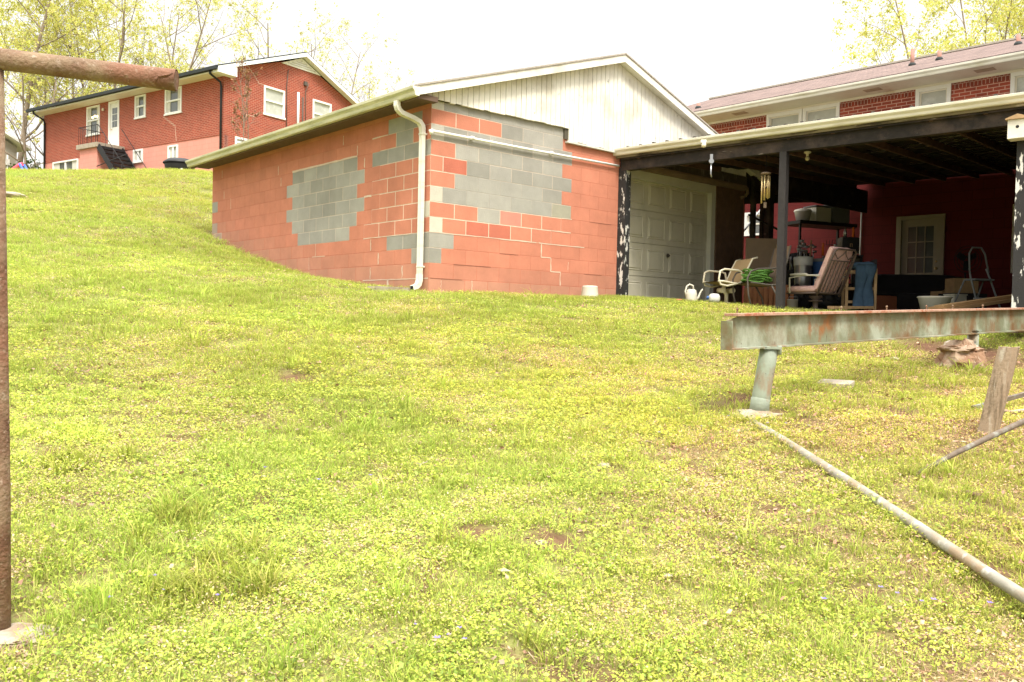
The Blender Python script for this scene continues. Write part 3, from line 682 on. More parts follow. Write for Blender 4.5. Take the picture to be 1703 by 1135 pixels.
def gwin(a, b, c, d):
    w = Q(); f = .08
    w.box((a,-.03,c),(a+f,.10,d)); w.box((b-f,-.03,c),(b,.10,d)); w.box((a+f,-.029,d-f),(b-f,.099,d)); w.box((a-.03,-.05,c-.06),(b+.03,.10,c+.03)); w.box((a+f,-.01,(c+d)/2-.03),(b-f,.08,(c+d)/2+.03))
    o = w.build('window', M['white'], houseL)
    w = Q(); w.box((a+f,.05,c+.03),(b-f,.06,d-f)); w.build('pane', M['blind'], o)
for g in gops: gwin(*g)
gwin(.55,1.3,2.1,2.5)
# back door
a, b, c, d = ops[1]
w = Q(); w.box((-.03,a,c),(.10,a+.1,d)); w.box((-.03,b-.1,c),(.10,b,d)); w.box((-.029,a+.1,d-.1),(.099,b-.1,d)); do = w.build('door', M['white'], houseL)
w = Q(); w.box((.03,a+.1,c),(.07,b-.1,d-.1)); w.build('door_leaf', M['white'], do)
w = Q()
for i in range(3):
    for j in range(2): w.box((.02,a+.22+.21*j,3.62+.3*i),(.0295,a+.40+.21*j,3.89+.3*i))
w.build('pane', M['glass'], do)
w = Q(); w.lathe([(0,0),(.03,.01),(.03,.05),(0,.06)], (.01,b-.18,3.5), 10); w.build('handle', M['brass'], do)
# porch landing on a pink block pier, black stair and railing
w = Q(); w.box((-1.22,7.1,0),(-.0,8.5,2.42)); pr = w.build('porch', M['pinkblk'], houseL)
w = Q(); w.box((-1.33,6.95,2.42),(-.02,8.62,2.62)); w.build('landing_slab', M['concrete'], pr)
w = Q()
for x in (-1.25,-.15):
    w.beam((x,6.97,2.45),(x,4.55,.0),.05,.26)
for i in range(12):
    t = i/12; w.box((-1.25,6.94-2.4*t,2.42-2.45*t-.10),(-.15,6.94-2.4*t-.23,2.42-2.45*t+.02))
w.build('stair', M['blackmetal'], pr)
w = Q()
for x in (-1.25,):
    w.tube([(x,8.55,3.4),(x,7.0,3.4)], .016, 6); w.tube([(x,7.0,3.4),(x,4.5,.92)], .016, 6)
    for i in range(10): y = 8.55-1.5*i/9; w.tube([(x,y,2.6),(x,y,3.4)], .009, 5)
    for i in range(0, 12, 3): t = i/12; w.tube([(x,7.0-2.45*t,2.42-2.45*t),(x,7.0-2.45*t,3.38-2.45*t)], .009, 5)
w.tube([(-1.25,8.55,3.4),(-.05,8.55,3.4)], .016, 6)
for i in range(6): w.tube([(-1.25+.2*i,8.55,2.6),(-1.25+.2*i,8.55,3.4)], .009, 5)
w.tube([(-.15,7.0,3.4),(-.15,4.5,.92)], .016, 6); w.tube([(-1.3,7.0,1.55),(-1.2,4.9,1.9)], .02, 5)
w.build('railing', M['blackmetal'], pr)
w = Q(); w.lathe([(0,0),(.06,.02),(.05,.12),(0,.14)], (-.08,8.62,4.42), 10); w.build('porch_lamp', M['lamp'], houseL)
w = Q(); w.tube([(-.05+3.92,-.05,3.0),(3.87,-.05,5.05)], .055, 8); w.build('vent_pipe', M['white'], houseL)
w = Q(); w.tube([(4.15,-.04,2.6),(4.15,-.04,4.9)], .03, 6); w.tube([(3.25,-.03,2.6),(3.22,-.03,5.2),(3.3,-.03,5.9)], .018, 6); w.tube([(4.35,-.04,2.6),(4.3,-.04,5.2),(4.45,-.1,5.6)], .016, 6); w.box((4.2,-.10,5.45),(4.36,-.0,5.62)); w.build('service_cable', M['darktube'], houseL)
w = Q()   # pale repair line stepping down the brickwork
def steps(w, P, pts, d=.012, wd=.035):
    for (a, b), (c, e) in zip(pts, pts[1:]):
        n = max(1, int(abs(e-b)/.075)); 
        for i in range(n):
            u0 = a+(c-a)*i/n; u1 = a+(c-a)*(i+1)/n; z = b+(e-b)*i/n; z1 = b+(e-b)*(i+1)/n
            w.box(P(min(u0,u1)-.01, z-wd/3, -.001), P(max(u0,u1)+.01, z+wd/3, d)); w.box(P(u1-.012, min(z,z1), -.001), P(u1+.012, max(z,z1), d-.002))
steps(w, lambda u, z, d: (-d, u, z), [(4.1,3.62),(3.25,3.12),(3.2,2.75),(3.15,2.5)])
mrt = mk('pale_mortar', (.52,.34,.26), rough=.9); w.build('mortar_repair', mrt, houseL); w = Q()
steps(w, lambda u, z, d: (u, -d, z), [(1.1,5.5),(1.35,5.3),(1.7,4.95),(2.0,4.95)])
w.build('mortar_repair', mrt, houseL); w = Q(); steps(w, lambda u, z, d: (u, -d, z), [(1.9,3.75),(1.5,3.5),(1.1,3.35)])
w.build('mortar_repair', mrt, houseL)

# grey house at the far left edge
p = spot(26, 44, 4.4); hg = Matrix.Translation(p) @ Matrix.Rotation(R(20), 4, 'Z')
gh = thing('grey_house', 'grey house with white roof edge at the far left behind the rusty post', 'house', F=hg)
w = MB(hg); w.box((-6,0,-1),(0,8,3.4)); w.prism([(-6,3.4),(0,3.4),(-3,4.7)], 0, .2); w.build('wall', M['greyhouse'], gh)
w = MB(hg); w.prism([(-6.5,3.3),(-3,4.85),(.55,3.3),(.55,3.42),(-3,5.0),(-6.5,3.42)], -.4, 8.4); w.build('roof', M['white'], gh)
w = MB(hg); w.tube([(-.5,-.03,.3),(-.5,-.03,2.9)], .04, 6); w.box((-.62,-.1,2.4),(-.42,-.001,2.7)); w.build('conduit', M['white'], gh)
# ------------------------------------------------------------------ things on the slope
VA = math.atan2(HR.y, HR.x)
def VF(px, d, z, rot=0):
    """frame standing at a surveyed place; x to the right as seen from the lawn, y away"""
    return Matrix.Translation(spot(px, d, z)) @ Matrix.Rotation(VA+R(rot), 4, 'Z')
def glook(px, py):
    u = (px-851.5)/FPX; v = -(py-567.5)/FPX; d = FW+RT*u+UP*v
    ts = np.arange(1.5, 60, .02); z = gz_arr(CAM.x+d.x*ts, CAM.y+d.y*ts); hit = np.nonzero(CAM.z+d.z*ts < z)[0]
    t = ts[hit[0]] if len(hit) else 30
    return Vector((CAM.x+d.x*t, CAM.y+d.y*t, CAM.z+d.z*t)), t
def lump(w, c, r, seg=10, rough=.35, fr=3.0, seed=0, zs=(1,1,1)):
    c = Vector(c); sm = w.smooth; w.smooth = False; g = []
    for i in range(seg+1):
        th = math.pi*i/seg; row = []
        for j in range(seg*2):
            ph = math.pi*j/seg; d = Vector((math.sin(th)*math.cos(ph), math.sin(th)*math.sin(ph), math.cos(th)))
            k = 1+rough*noise.noise(d*fr+Vector((seed, seed*2, 0)))+.12*noise.noise(d*fr*4+Vector((seed, 0, 3)))
            row.append(w.pt(c+Vector((d.x*r*k*zs[0], d.y*r*k*zs[1], d.z*r*k*zs[2]))))
        g.append(row)
    n = seg*2
    for i in range(seg):
        for j in range(n): w.face([g[i][j], g[i+1][j], g[i+1][(j+1)%n], g[i][(j+1)%n]])
    w.smooth = sm

# rusty clothes line post
pz = gz(*spot(4, 2.87, 0).xy)-.01; F = VF(2, 2.87, pz)
cl = thing('clothesline_post', 'rusty pipe clothesline post with a thick crossbar at the left edge', 'post', F=F)
w = MB(F); top = .308-pz
w.tube([(.004,0,-.15),(-.003,0,.5),(-.018,0,1.2),(-.034,0,top)], .0325, 20); w.build('pole', M['rustpipe'], cl)
w = MB(F); n = 22; cb = []
for i in range(n+1):
    t = -.62+1.165*i/n; cb.append((t, .16*t, top+.006-.062*(t+.017)))
w.tube(cb, [.0355]*(n-1)+[.0358, .037], 24, cap=False)
w.tube([cb[-1], (cb[-1][0]-.05, cb[-1][1]-.008, cb[-1][2]+.004)], [.0325,.0325], 16)
w.tube(cb[:1]+[(cb[0][0]+.01, cb[0][1], cb[0][2])], .03, 16)
crossbar = w.build('crossbar', M['rustpipe'], cl)
w = MB(F); e = Vector(cb[-1]); w.tube([e+Vector((-.055,-.036,.012)), e+Vector((-.04,-.045,.0)), e+Vector((-.015,-.041,.006)), e+Vector((.0,-.034,.016))], .0035, 6)
w.tube([e+Vector((-.058,-.035,-.008)), e+Vector((-.05,-.044,-.010)), e+Vector((-.048,-.038,.008))], .004, 6)
w.build('line_hook', M['rustpipe'], crossbar)
w = MB(F); lump(w, (.035,.0,.0), .125, seg=10, rough=.35, seed=4, zs=(1.25,.95,.16)); single('concrete_footing', w, M['concrete'], 'small rough concrete footing round the rusty clothesline post', 'footing', F.translation)

# steel beam with pipe supports
pA = spot(1208, 5.75, -.573); pB = spot(1703, 9.2, -.40); dirb = (pB-pA).normalized(); pE = pA+dirb*6.6
sb = thing('steel_beam', 'long pale green steel beam with rusty top flange carried on short pipes', 'beam', (pA.x, pA.y, -.85))
sdv = dirb.cross(Vector((0,0,1))).normalized(); upv = sdv.cross(dirb)
w = MB(); n = 40; Lb = 6.6
prof = [(-.050,-.122),(.050,-.122),(.050,-.113),(.006,-.109),(.006,.108),(.0,.108),(-.006,.108),(-.006,-.109),(-.050,-.113)]
rings = []
for i in range(n+1):
    s_ = Lb*i/n; c = pA+dirb*s_
    rings.append([w.pt(c+sdv*a+upv*(b if not (i == 0 and b > 0) else b*.72)) for a, b in prof])
for a, b in zip(rings, rings[1:]):
    for k in range(len(prof)): w.face([a[k], a[(k+1)%9], b[(k+1)%9], b[k]])
w.face(rings[0][::-1]); w.face(rings[-1]); web = w.build('web', M['beamgreen'], sb)
w = MB(); q0 = pA+dirb*.05+upv*.1155; w.beam(q0, pE+upv*.1155, .112, .019, up=upv); w.build('top_flange', M['rusttop'], sb, bevel=.002)
w = MB(); w.beam(pA+dirb*.002-upv*.120+sdv*.0, pA+dirb*.002+upv*.075, .09, .012, up=dirb); w.build('end_plate', M['beamgreen'], sb)
for s_ in (.16, 1.55, 2.3, 3.05, 3.6, 4.3):
    w = MB(); c = pA+dirb*s_; w.tube([c+upv*.10-sdv*.03, c+upv*.165-sdv*.03+dirb*.004], .006, 6); w.tube([c+upv*.150-sdv*.03,c+upv*.156-sdv*.03], .011, 6); w.build('bolt', M['rustpipe'], sb)
for s_ in (1.95, 3.9): c = pA+dirb*s_+upv*.095-sdv*.055*1; w = MB(); w.beam(c-upv*.012, c+upv*.012, .03, .012, up=dirb); w.build('lug', M['rustpipe'], sb)
b0 = spot(1264, 6.0, 0); b0.z = gz(b0.x, b0.y)
tp = pA+dirb*.46; tp = spot(1280, 6.03, tp.z-.118)
w = MB(); dd = tp-b0; w.tube([b0-Vector((0,0,.15)), b0+dd*.3, b0+dd*.7, tp], .063, 24); sp = w.build('support_post', M['postgreen'], sb)
w = MB(); w.tube([b0+dd*.02, b0+dd*.24, b0+dd*.245], [.0645,.066,.0635], 24); w.beam(tp+Vector((0,0,.004)), tp-Vector((0,0,.012)), .15, .13, up=(HR.x,HR.y,0)); w.tube([tp+Vector((HR.x*.06,HR.y*.06,-.05))-Vector((HF.x,HF.y,0))*.03, tp+Vector((HR.x*.06,HR.y*.06,.015))-Vector((HF.x,HF.y,0))*.03], .018, 8)
w.build('bracket', M['postgreen'], sp)
c2 = spot(1618, 8.36, 0); gz2 = gz(c2.x, c2.y); t2 = (pA+dirb*4.0).z-.118+.0
w = MB(); w.tube([Vector((c2.x,c2.y,gz2-.05)), Vector((c2.x,c2.y,-.50-.02))], .052, 20); w.box((c2.x-.06,c2.y-.06,-.535),(c2.x+.06,c2.y+.06,-.522)); w.build('support_post', M['postgreen'], sb)
w = MB(); lump(w, b0+Vector((-.03,.02,-.015)), .20, seg=11, rough=.45, fr=2.5, seed=9, zs=(1.0,.85,.26)); single('concrete_footing', w, M['concrete'], 'broken concrete footing under the near pipe support of the green steel beam', 'footing', b0)
cc = spot(1596, 8.2, 0); cg = gz(cc.x, cc.y)
F = VF(1600, 8.2, cg, 10)
w = MB(F); lump(w, (0,0,.04), .215, seg=14, rough=.28, fr=2.0, seed=2, zs=(.95,.9,.95)); lump(w, (-.02,0,.16), .17, seg=11, rough=.35, fr=2.6, seed=5, zs=(1.1,1.0,.28)); lump(w, (.15,.05,.13), .10, seg=9, rough=.5, seed=7, zs=(1.2,1,.4))
single('concrete_footing', w, M['dirtclod'], 'uprooted earthy concrete footing under the far support of the green steel beam', 'footing', F.translation)

# pavers, wood post, pipes and rods
p, t = glook(1390, 645); F = Matrix.Translation(p) @ Matrix.Rotation(VA+R(-34), 4, 'Z') @ Matrix.Rotation(R(9), 4, 'X')
w = MB(F); w.rbox((0,0,.026), (.27,.17,.055), rad=.008, seg=5, wob=.004); single('paver', w, M['stonewhite'], 'flat pale concrete paver lying in the grass between steel beam and pipes', 'paver', p)
F = VF(1647, 5.50, 0); F.translation.z = gz(F.translation.x, F.translation.y)
w = MB(F); w.X = Matrix.Rotation(R(-58), 4, 'Z'); n = 16; rg = []
for i in range(n+1):
    z = -.1+.675*i/n; c = Vector((.02*z, .0, z)); ln = Vector((.215*z*math.cos(R(58)), .215*z*math.sin(R(58)), 0)); row = []
    for k in range(16):
        a = 2*math.pi*k/16; q = Vector((math.cos(a), math.sin(a), 0)); m = max(abs(q.x), abs(q.y)); q = q/m*.052
        if q.length > .062: q = q.normalized()*.064
        q *= 1+.05*noise.noise(Vector((q.x*60, q.y*60, z*2)))
        zz = z+(.02*noise.noise(Vector((q.x*40, q.y*40, 1))) if i == n else 0)
        row.append(w.pt(Vector((q.x, q.y, zz))+ln))
    rg.append(row)
for a, b in zip(rg, rg[1:]):
    for k in range(16): w.face([a[k], a[(k+1)%16], b[(k+1)%16], b[k]])
w.face(rg[-1]); w.X = None
single('wooden_post', w, M['wood'], 'short weathered square timber post leaning beside the steel beam at the right', 'post', F.translation)
def straightpath(a, b, n, lift):
    out = groundpath(a, b, n, lift); z0 = sum(p.z for p in out[:8])/8; z1 = sum(p.z for p in out[-8:])/8
    for i, p in enumerate(out): t = i/n; p.z = .25*p.z+.75*(out[0].z*(1-t)+out[-1].z*t+.012*math.sin(math.pi*t))
    return out
def groundpath(a, b, n, lift):
    out = []
    for i in range(n+1):
        p = a.lerp(b, i/n); out.append(Vector((p.x, p.y, 0)))
    z = [gz(p.x, p.y) for p in out]
    for i, p in enumerate(out): p.z = lift + sum(z[max(0, i-4):i+5])/len(z[max(0, i-4):i+5])
    return out
A, _ = glook(1241, 698); B, _ = glook(1706, 1030); B = A+(B-A)*1.12
pth = straightpath(A, B, 22, .034); w = MB(); w.tube(pth, [.029-.005*i/22 for i in range(23)], 18, cap=False); w.tube([pth[0]+(pth[1]-pth[0])*.05, pth[1]], .024, 10)
single('fallen_pipe', w, M['galv'], 'long grey galvanised pipe lying across the grass at the lower right', 'pipe', pth[0])
A, _ = glook(1516, 793); B = spot(1760, 5.25, -.985); w = MB(); w.tube([A+Vector((0,0,.0)), A.lerp(B,.3)+Vector((0,0,.012)), A.lerp(B,.6)+Vector((0,0,.008)), B], [.012,.015,.017,.017], 12)
single('fallen_rod', w, M['rodm'], 'thin brown metal rod rising from the grass in front of the timber post', 'rod', A)
A = spot(1622, 6.15, 0); A.z = gz(A.x, A.y)+.03; B = spot(1745, 6.4, -.95); w = MB(); w.beam(A, B, .03, .03)
single('angle_iron', w, M['rodm'], 'straight rusty bar lying behind the timber post at the right edge', 'bar', A)
A = spot(1664, 6.0, 0); A.z = gz(A.x, A.y)+.04; B = spot(1750, 6.1, 0); B.z = gz(B.x, B.y)+.06; w = MB(); w.tube([A, A.lerp(B,.25)-Vector((0,0,.02)), A.lerp(B,.6)-Vector((0,0,.01)), B], .012, 8)
single('curved_tube', w, M['galv'], 'thin curved grey tube on the ground right of the timber post', 'tube', A)
A = spot(1672, 9.3, 0); A.z = gz(A.x, A.y)+.06; B = spot(1780, 9.0, 0); B.z = gz(B.x,B.y)+.05; w = MB(); w.beam(A, B, .10, .03); single('scrap_board', w, M['wood'], 'thin grey board lying on the ground beneath the steel beam at the right edge', 'board', A)
p, t = glook(1610, 830); F = Matrix.Translation(p) @ Matrix.Rotation(VA+R(-50), 4, 'Z'); w = MB(F); w.tube([(-.06,0,.02),(0,.004,.03),(.06,0,.025)], [.012,.014,.012], 8); single('rusty_stub', w, M['rustpipe'], 'short piece of rusty rod in the grass below the long brown rod', 'rod', p)
p, t = glook(706, 782); F = Matrix.Translation(p) @ Matrix.Rotation(VA+R(70), 4, 'Z'); w = MB(F); w.tube([(-.06,0,.02),(-.02,.012,.035),(.03,0,.04),(.08,.012,.045)], [.004,.004,.003,.002], 5); w.tube([(-.02,.012,.035),(-.03,.04,.04)], .002, 5); single('twig', w, M['stonewhite'], 'pale bare twig lying in the middle of the lawn', 'twig', p)
p, t = glook(655, 1085); F = Matrix.Translation(p) @ Matrix.Rotation(VA+R(55), 4, 'Z'); w = MB(F); w.tube([(-.07,0,.02),(-.01,.006,.03),(.05,-.004,.035),(.09,0,.03)], [.006,.005,.004,.002], 5); single('twig', w, M['wood'], 'brown twig near the bottom edge of the lawn', 'twig', p)
p, t = glook(16, 327); w = MB(Matrix.Translation(p)); lump(w, (0,0,.03), .30, seg=8, rough=.15, seed=3, zs=(1,.7,.20)); single('stone', w, M['stonewhite'], 'flat pale stone on the grassy hill beside the rusty post', 'stone', p)
for px, py, r_, lb in ((1005,778,.03,'small tan stone in the bare patch below the garage bucket'),(900,908,.024,'small pale stone on the brown bare patch in the lower middle of the lawn'),(1488,600,.05,'white stone in the grass between steel beam and flat paver')):
    p, t = glook(px, py); w = MB(Matrix.Translation(p)); lump(w, (0,0,.012), r_, seg=6, rough=.4, seed=px, zs=(1.3,.9,.5)); single('stone', w, M['stonewhite'], lb, 'stone', p)
w = MB(Matrix.Translation((-.35,.28,gz(-.35,.28))) @ Matrix.Rotation(R(2),4,'Z')); w.box((-.34,-.10,-.05),(.24,.10,.035)); w.box((-.34,-.10,.036),(.24,-.08,.06)); w.box((-.34,.08,.036),(.24,.10,.06)); single('splash_block', w, M['concrete'], 'low concrete splash block under the garage downspout', 'block', (-.35,.28,gz(-.35,.28)))
# bucket against the wall
F = VF(979, 12.75, 0); F.translation.z = gz(F.translation.x, F.translation.y)-.01
w = MB(F); w.lathe([(.135,0),(.133,.02),(.118,.19),(.120,.20),(.10,.21),(0.0,.213)], n=28, closed=False); bk = single('bucket', w, M['whiteplastic'], 'cream plastic bucket upside down against the red block wall', 'bucket', F.translation)

# ------------------------------------------------------------------ carport contents
FZ = -.305
def T(F, name, label, cat, parts, group=None):
    o = thing(name, label, cat, F=F, group=group)
    for nm, fn, mat in parts:
        w = MB(F); fn(w); w.build(nm, mat, o)
    return o
# watering can
F = VF(1148, 13.0, -.215)
def can_body(w): w.lathe([(.075,0),(.085,.02),(.083,.14),(.070,.20),(.05,.215),(.045,.215)], n=20)
T(F, 'watering_can', 'cream plastic watering can standing in front of the garage door', 'watering can', [('body', can_body, M['whiteplastic']),
  ('spout', lambda w: w.tube([(.07,0,.05),(.11,0,.10),(.13,0,.16),(.155,0,.205),(.17,0,.21)], [.022,.018,.014,.012,.02], 10), M['whiteplastic']),
  ('handle', lambda w: w.tube([(.03,0,.21),(.02,0,.27),(-.03,0,.29),(-.075,0,.26),(-.095,0,.18),(-.08,0,.10)], .013, 8), M['whiteplastic'])])
F = VF(1186, 12.6, -.215); T(F, 'plastic_jug', 'round translucent plastic jug on its side under the tan chair', 'jug', [('body', lambda w: w.rbox((0,0,.075), (.17,.14,.14), rad=.06, seg=6), M['clearplastic']), ('cap', lambda w: w.tube([(-.085,0,.08),(-.115,0,.085)], .025, 10), M['blueplastic'])])
F = VF(1122, 12.9, -.2); T(F, 'garden_trowel', 'red handled hand tool lying by the garage door', 'trowel', [('handle', lambda w: w.tube([(0,0,.03),(.10,0,.03)], .016, 8), M['pinkplastic']), ('blade', lambda w: w.box((-.14,-.02,.025),(0,.02,.03)), M['silver'])])
# tan swivel sling chair, seen from its side
F = VF(1206, 13.1, FZ, 12)
def strip(w, prof, y0, y1, th=.012):
    for (a, b), (c, d) in zip(prof, prof[1:]):
        w.quad((a,y0,b),(c,y0,d),(c,y1,d),(a,y1,b)); w.quad((a,y1,b-th),(c,y1,d-th),(c,y0,d-th),(a,y0,b-th)); w.quad((a,y0,b-th),(c,y0,d-th),(c,y0,d),(a,y0,b)); w.quad((a,y1,b),(c,y1,d),(c,y1,d-th),(a,y1,b-th))
sl = [(-.27,.43),(-.18,.43),(0,.40),(.09,.40),(.13,.46),(.20,.62),(.28,.78),(.36,.80)]
def tan_frame(w):
    for y in (-.27,.27):
        w.tube([(x,y,z) for x, z in sl], .014, 8)
    for y in (-.27,.27): w.tube([(.13,y,.42),(-.12,y,.36),(-.23,y,.38),(-.26,y,.46),(-.24,y,.58),(-.17,y,.61),(.04,y,.60),(.10,y,.58),(.12,y,.50),(.13,y,.42)], .015, 8)
T(F, 'patio_chair', 'tan sling swivel patio chair facing left by the garage door', 'chair', [('sling', lambda w: strip(w, sl, -.26, .26), M['sling']), ('frame', tan_frame, M['creamtube']),
  ('swivel_base', lambda w: (w.tube([(-.05,0,.37),(-.03,0,.28),(0,0,.24),(.0,0,.10)], .03, 10), w.tube([(-.09,-.08,.30),(-.09,.08,.30)], .04, 10), w.tube([(.07,-.08,.30),(.07,.08,.30)], .04, 10), [w.tube([(0,0,.12),(.17*math.cos(a),.17*math.sin(a),.07),(.27*math.cos(a),.27*math.sin(a),.02)], .017, 8) for a in (.5,2.1,3.7,5.2)]), M['creamtube'])])
# dark chair with a green hose on it
F = VF(1262, 12.7, FZ, 8)
dl = [(-.27,.40),(0,.37),(.15,.37),(.2,.5),(.28,.72),(.33,.95)]
def dark_frame(w):
    for y in (-.27,.27):
        w.tube([(-.24,y,0),(-.30,y,.22),(-.32,y,.46),(-.27,y,.56),(-.15,y,.60),(.05,y,.61),(.2,y,.62)], .014, 8); w.tube([(x,y,z) for x, z in dl], .013, 8); w.tube([(.05,y,.36),(.15,y,.2),(.2,y,0)], .014, 8)
T(F, 'patio_chair', 'dark brown sling chair holding a coiled green hose beside the slim post', 'chair', [('sling', lambda w: strip(w, dl, -.26, .26), M['board']), ('frame', dark_frame, M['darktube'])])
def hose(w):
    pts = []; 
    for i in range(200):
        a = i*.36; r = .155+.05*math.sin(i*.21)+.02*math.sin(i*1.7); pts.append((-.06+r*math.cos(a), r*math.sin(a)*1.1, .42+.0009*i+.02*math.sin(i*.9)))
    w.tube(pts, .013, 6)
w = MB(F); hose(w); single('garden_hose', w, M['greenhose'], 'coil of bright green garden hose lying on the dark patio chair', 'hose', F @ Vector((0,0,.4)))
# brown panel behind the chairs
F = VF(1263, 14.4, FZ)
T(F, 'lounge_back', 'tall brown sling panel standing on end behind the green hose', 'panel', [('sling', lambda w: w.box((-.27,0,.05),(.25,.02,1.24)), M['board']), ('frame', lambda w: w.tube([(.27,0,.05),(.20,0,.5),(.20,0,.8),(.25,0,1.1),(.28,0,1.24)], .014, 8), M['sling'])])
F = VF(1281, 13.7, FZ)
T(F, 'wooden_crate', 'orange brown slatted wooden crate behind the dark chair', 'crate', [('slat', (lambda x: lambda w: w.box((x,0,0),(x+.055,.02,.42+.02*math.sin(x*40))))(-.38+.085*i), M['planks']) for i in range(9)]+[('box_frame', lambda w: (w.box((-.37,.02,0),(.38,.3,.05)), w.box((-.37,.28,.05),(.38,.3,.38))), M['planks'])])
# swivel chair with floral cushions, back to the lawn
F = VF(1360, 12.7, FZ-.10, -58)
tb = R(24)
def back_pt(u, v, o=0.0): return (.16+v*math.sin(tb)+o*math.cos(tb), u, .38+v*math.cos(tb)-o*math.sin(tb))
def cush_back(w): w.X = Matrix.Translation((.155,0,.40)) @ Matrix.Rotation(tb, 4, 'Y'); w.rbox((-.055,0,.33), (.10,.50,.66), rad=.045, seg=8, wob=.01); w.X = None
def back_frame(w):
    w.tube([back_pt(-.25,-.05,.02),back_pt(-.25,.5,.02),back_pt(-.24,.64,.02),back_pt(-.19,.68,.02),back_pt(.19,.68,.02),back_pt(.24,.64,.02),back_pt(.25,.5,.02),back_pt(.25,-.05,.02)], .016, 8)
    w.tube([back_pt(-.25,.50,.02),back_pt(.25,.50,.02)], .010, 6); w.tube([back_pt(-.25,.0,.02),back_pt(.25,.0,.02)], .012, 6)
    for s in (-1,1):
        w.tube([back_pt(s*.23,.62,.02),back_pt(s*.12,.53,.02),back_pt(s*.03,.60,.02),back_pt(0,.66,.02)], .008, 6)
def slats(w):
    for i in range(6): u = -.19+.076*i; w.beam(back_pt(u,0,.034), back_pt(u,.50,.034), .016, .010, up=(1,0,0))
T(F, 'swivel_chair', 'swivel garden chair with pink floral cushions seen from behind', 'chair', [('back_cushion', cush_back, M['pink']), ('back_frame', back_frame, M['cushframe']), ('slats', slats, M['cushframe']),
  ('seat_cushion', lambda w: w.rbox((-.14,0,.43), (.52,.50,.10), rad=.045, seg=8, wob=.01), M['pink']),
  ('seat_frame', lambda w: (w.tube([(.14,-.25,.37),(-.38,-.25,.37),(-.38,.25,.37),(.14,.25,.37)], .014, 8),), M['cushframe']),
  ('armrest', lambda w: (w.tube([(-.30,-.29,.37),(-.31,-.29,.60),(-.05,-.29,.63),(.22,-.29,.62)], .013, 8), w.rbox((-.14,-.29,.645), (.30,.06,.035), rad=.015, seg=4)), M['whiteplastic']),
  ('armrest', lambda w: (w.tube([(-.30,.29,.37),(-.31,.29,.60),(-.05,.29,.63),(.22,.29,.62)], .013, 8), w.rbox((-.14,.29,.645), (.30,.06,.035), rad=.015, seg=4)), M['whiteplastic']),
  ('swivel_base', lambda w: (w.lathe([(.09,.34),(.10,.32),(.045,.28),(.035,.16),(.05,.12)], (-.06,0,0), 14), w.lathe([(.10,.27),(.10,.25)], (-.06,0,0), 14), [w.tube([(-.06,0,.15),(-.06+.14*math.cos(a),.14*math.sin(a),.12),(-.06+.27*math.cos(a),.27*math.sin(a),.01)], .014, 8) for a in (.4,1.97,3.54,5.1)]), M['cushframe'])])
# jeans over a wooden chair
F = VF(1428, 13.0, FZ, -14)
def wch(w):
    for x, y in ((-.22,-.2),(.18,-.2),(-.22,.2),(.18,.2)): w.beam((x,y,0),(x,y,.66 if x > 0 else .60), .04, .04, up=(1,0,0))
    w.box((-.24,-.22,.60),(.20,-.17,.635)); w.box((-.24,.17,.60),(.20,.22,.635)); w.box((-.22,-.2,.34),(.18,.2,.38)); w.box((-.22,-.20,.14),(.18,-.17,.18))
T(F, 'wooden_chair', 'tan wooden armchair with blue jeans hung over it', 'chair', [('frame', wch, M['tan']), ('back', lambda w: w.box((.16,-.17,.45),(.20,.17,.80)), M['dark'])])
def jeans(w):
    for s, x0 in ((0,-.045),(1,.075)):
        rows = []
        for i in range(13):
            t = i/12; z = .72-.64*t; rx = .085-.012*t+.006*math.sin(t*9+s); ry = .05; cx = x0+(.015*math.sin(t*5+s*2)); cy = -.27-.02*math.sin(t*7+s)
            rows.append([w.pt((cx+rx*math.cos(a)*(1+.10*math.sin(3*a+t*11)), cy+ry*math.sin(a)*(1+.2*math.sin(2*a+t*8)), z)) for a in [2*math.pi*k/14 for k in range(14)]])
        w.smooth = True
        for a, b in zip(rows, rows[1:]):
            for k in range(14): w.face([a[k], a[(k+1)%14], b[(k+1)%14], b[k]])
        w.face(rows[0]); w.face(rows[-1][::-1])
    w.rbox((.01,-.22,.70), (.32,.18,.10), rad=.045, seg=6, wob=.03)
w = MB(F); jeans(w); single('jeans', w, M['denim'], 'faded blue jeans draped over the wooden armchair', 'jeans', F @ Vector((0,-.25,.1)))
# dark sofa along the back
F = VF(1518, 15.6, FZ, -8)
T(F, 'sofa', 'low black sofa in the shadow below the glazed basement door', 'sofa', [('seat', lambda w: w.rbox((0,0,.24), (1.75,.7,.36), rad=.07, seg=6, wob=.02), M['dark']), ('backrest', lambda w: w.rbox((0,.3,.52), (1.85,.22,.50), rad=.08, seg=6, wob=.03), M['dark']), ('armrest', lambda w: w.rbox((-.9,0,.34), (.22,.72,.5), rad=.08, seg=6), M['dark']), ('armrest', lambda w: w.rbox((.9,0,.34), (.22,.72,.5), rad=.08, seg=6), M['dark'])])
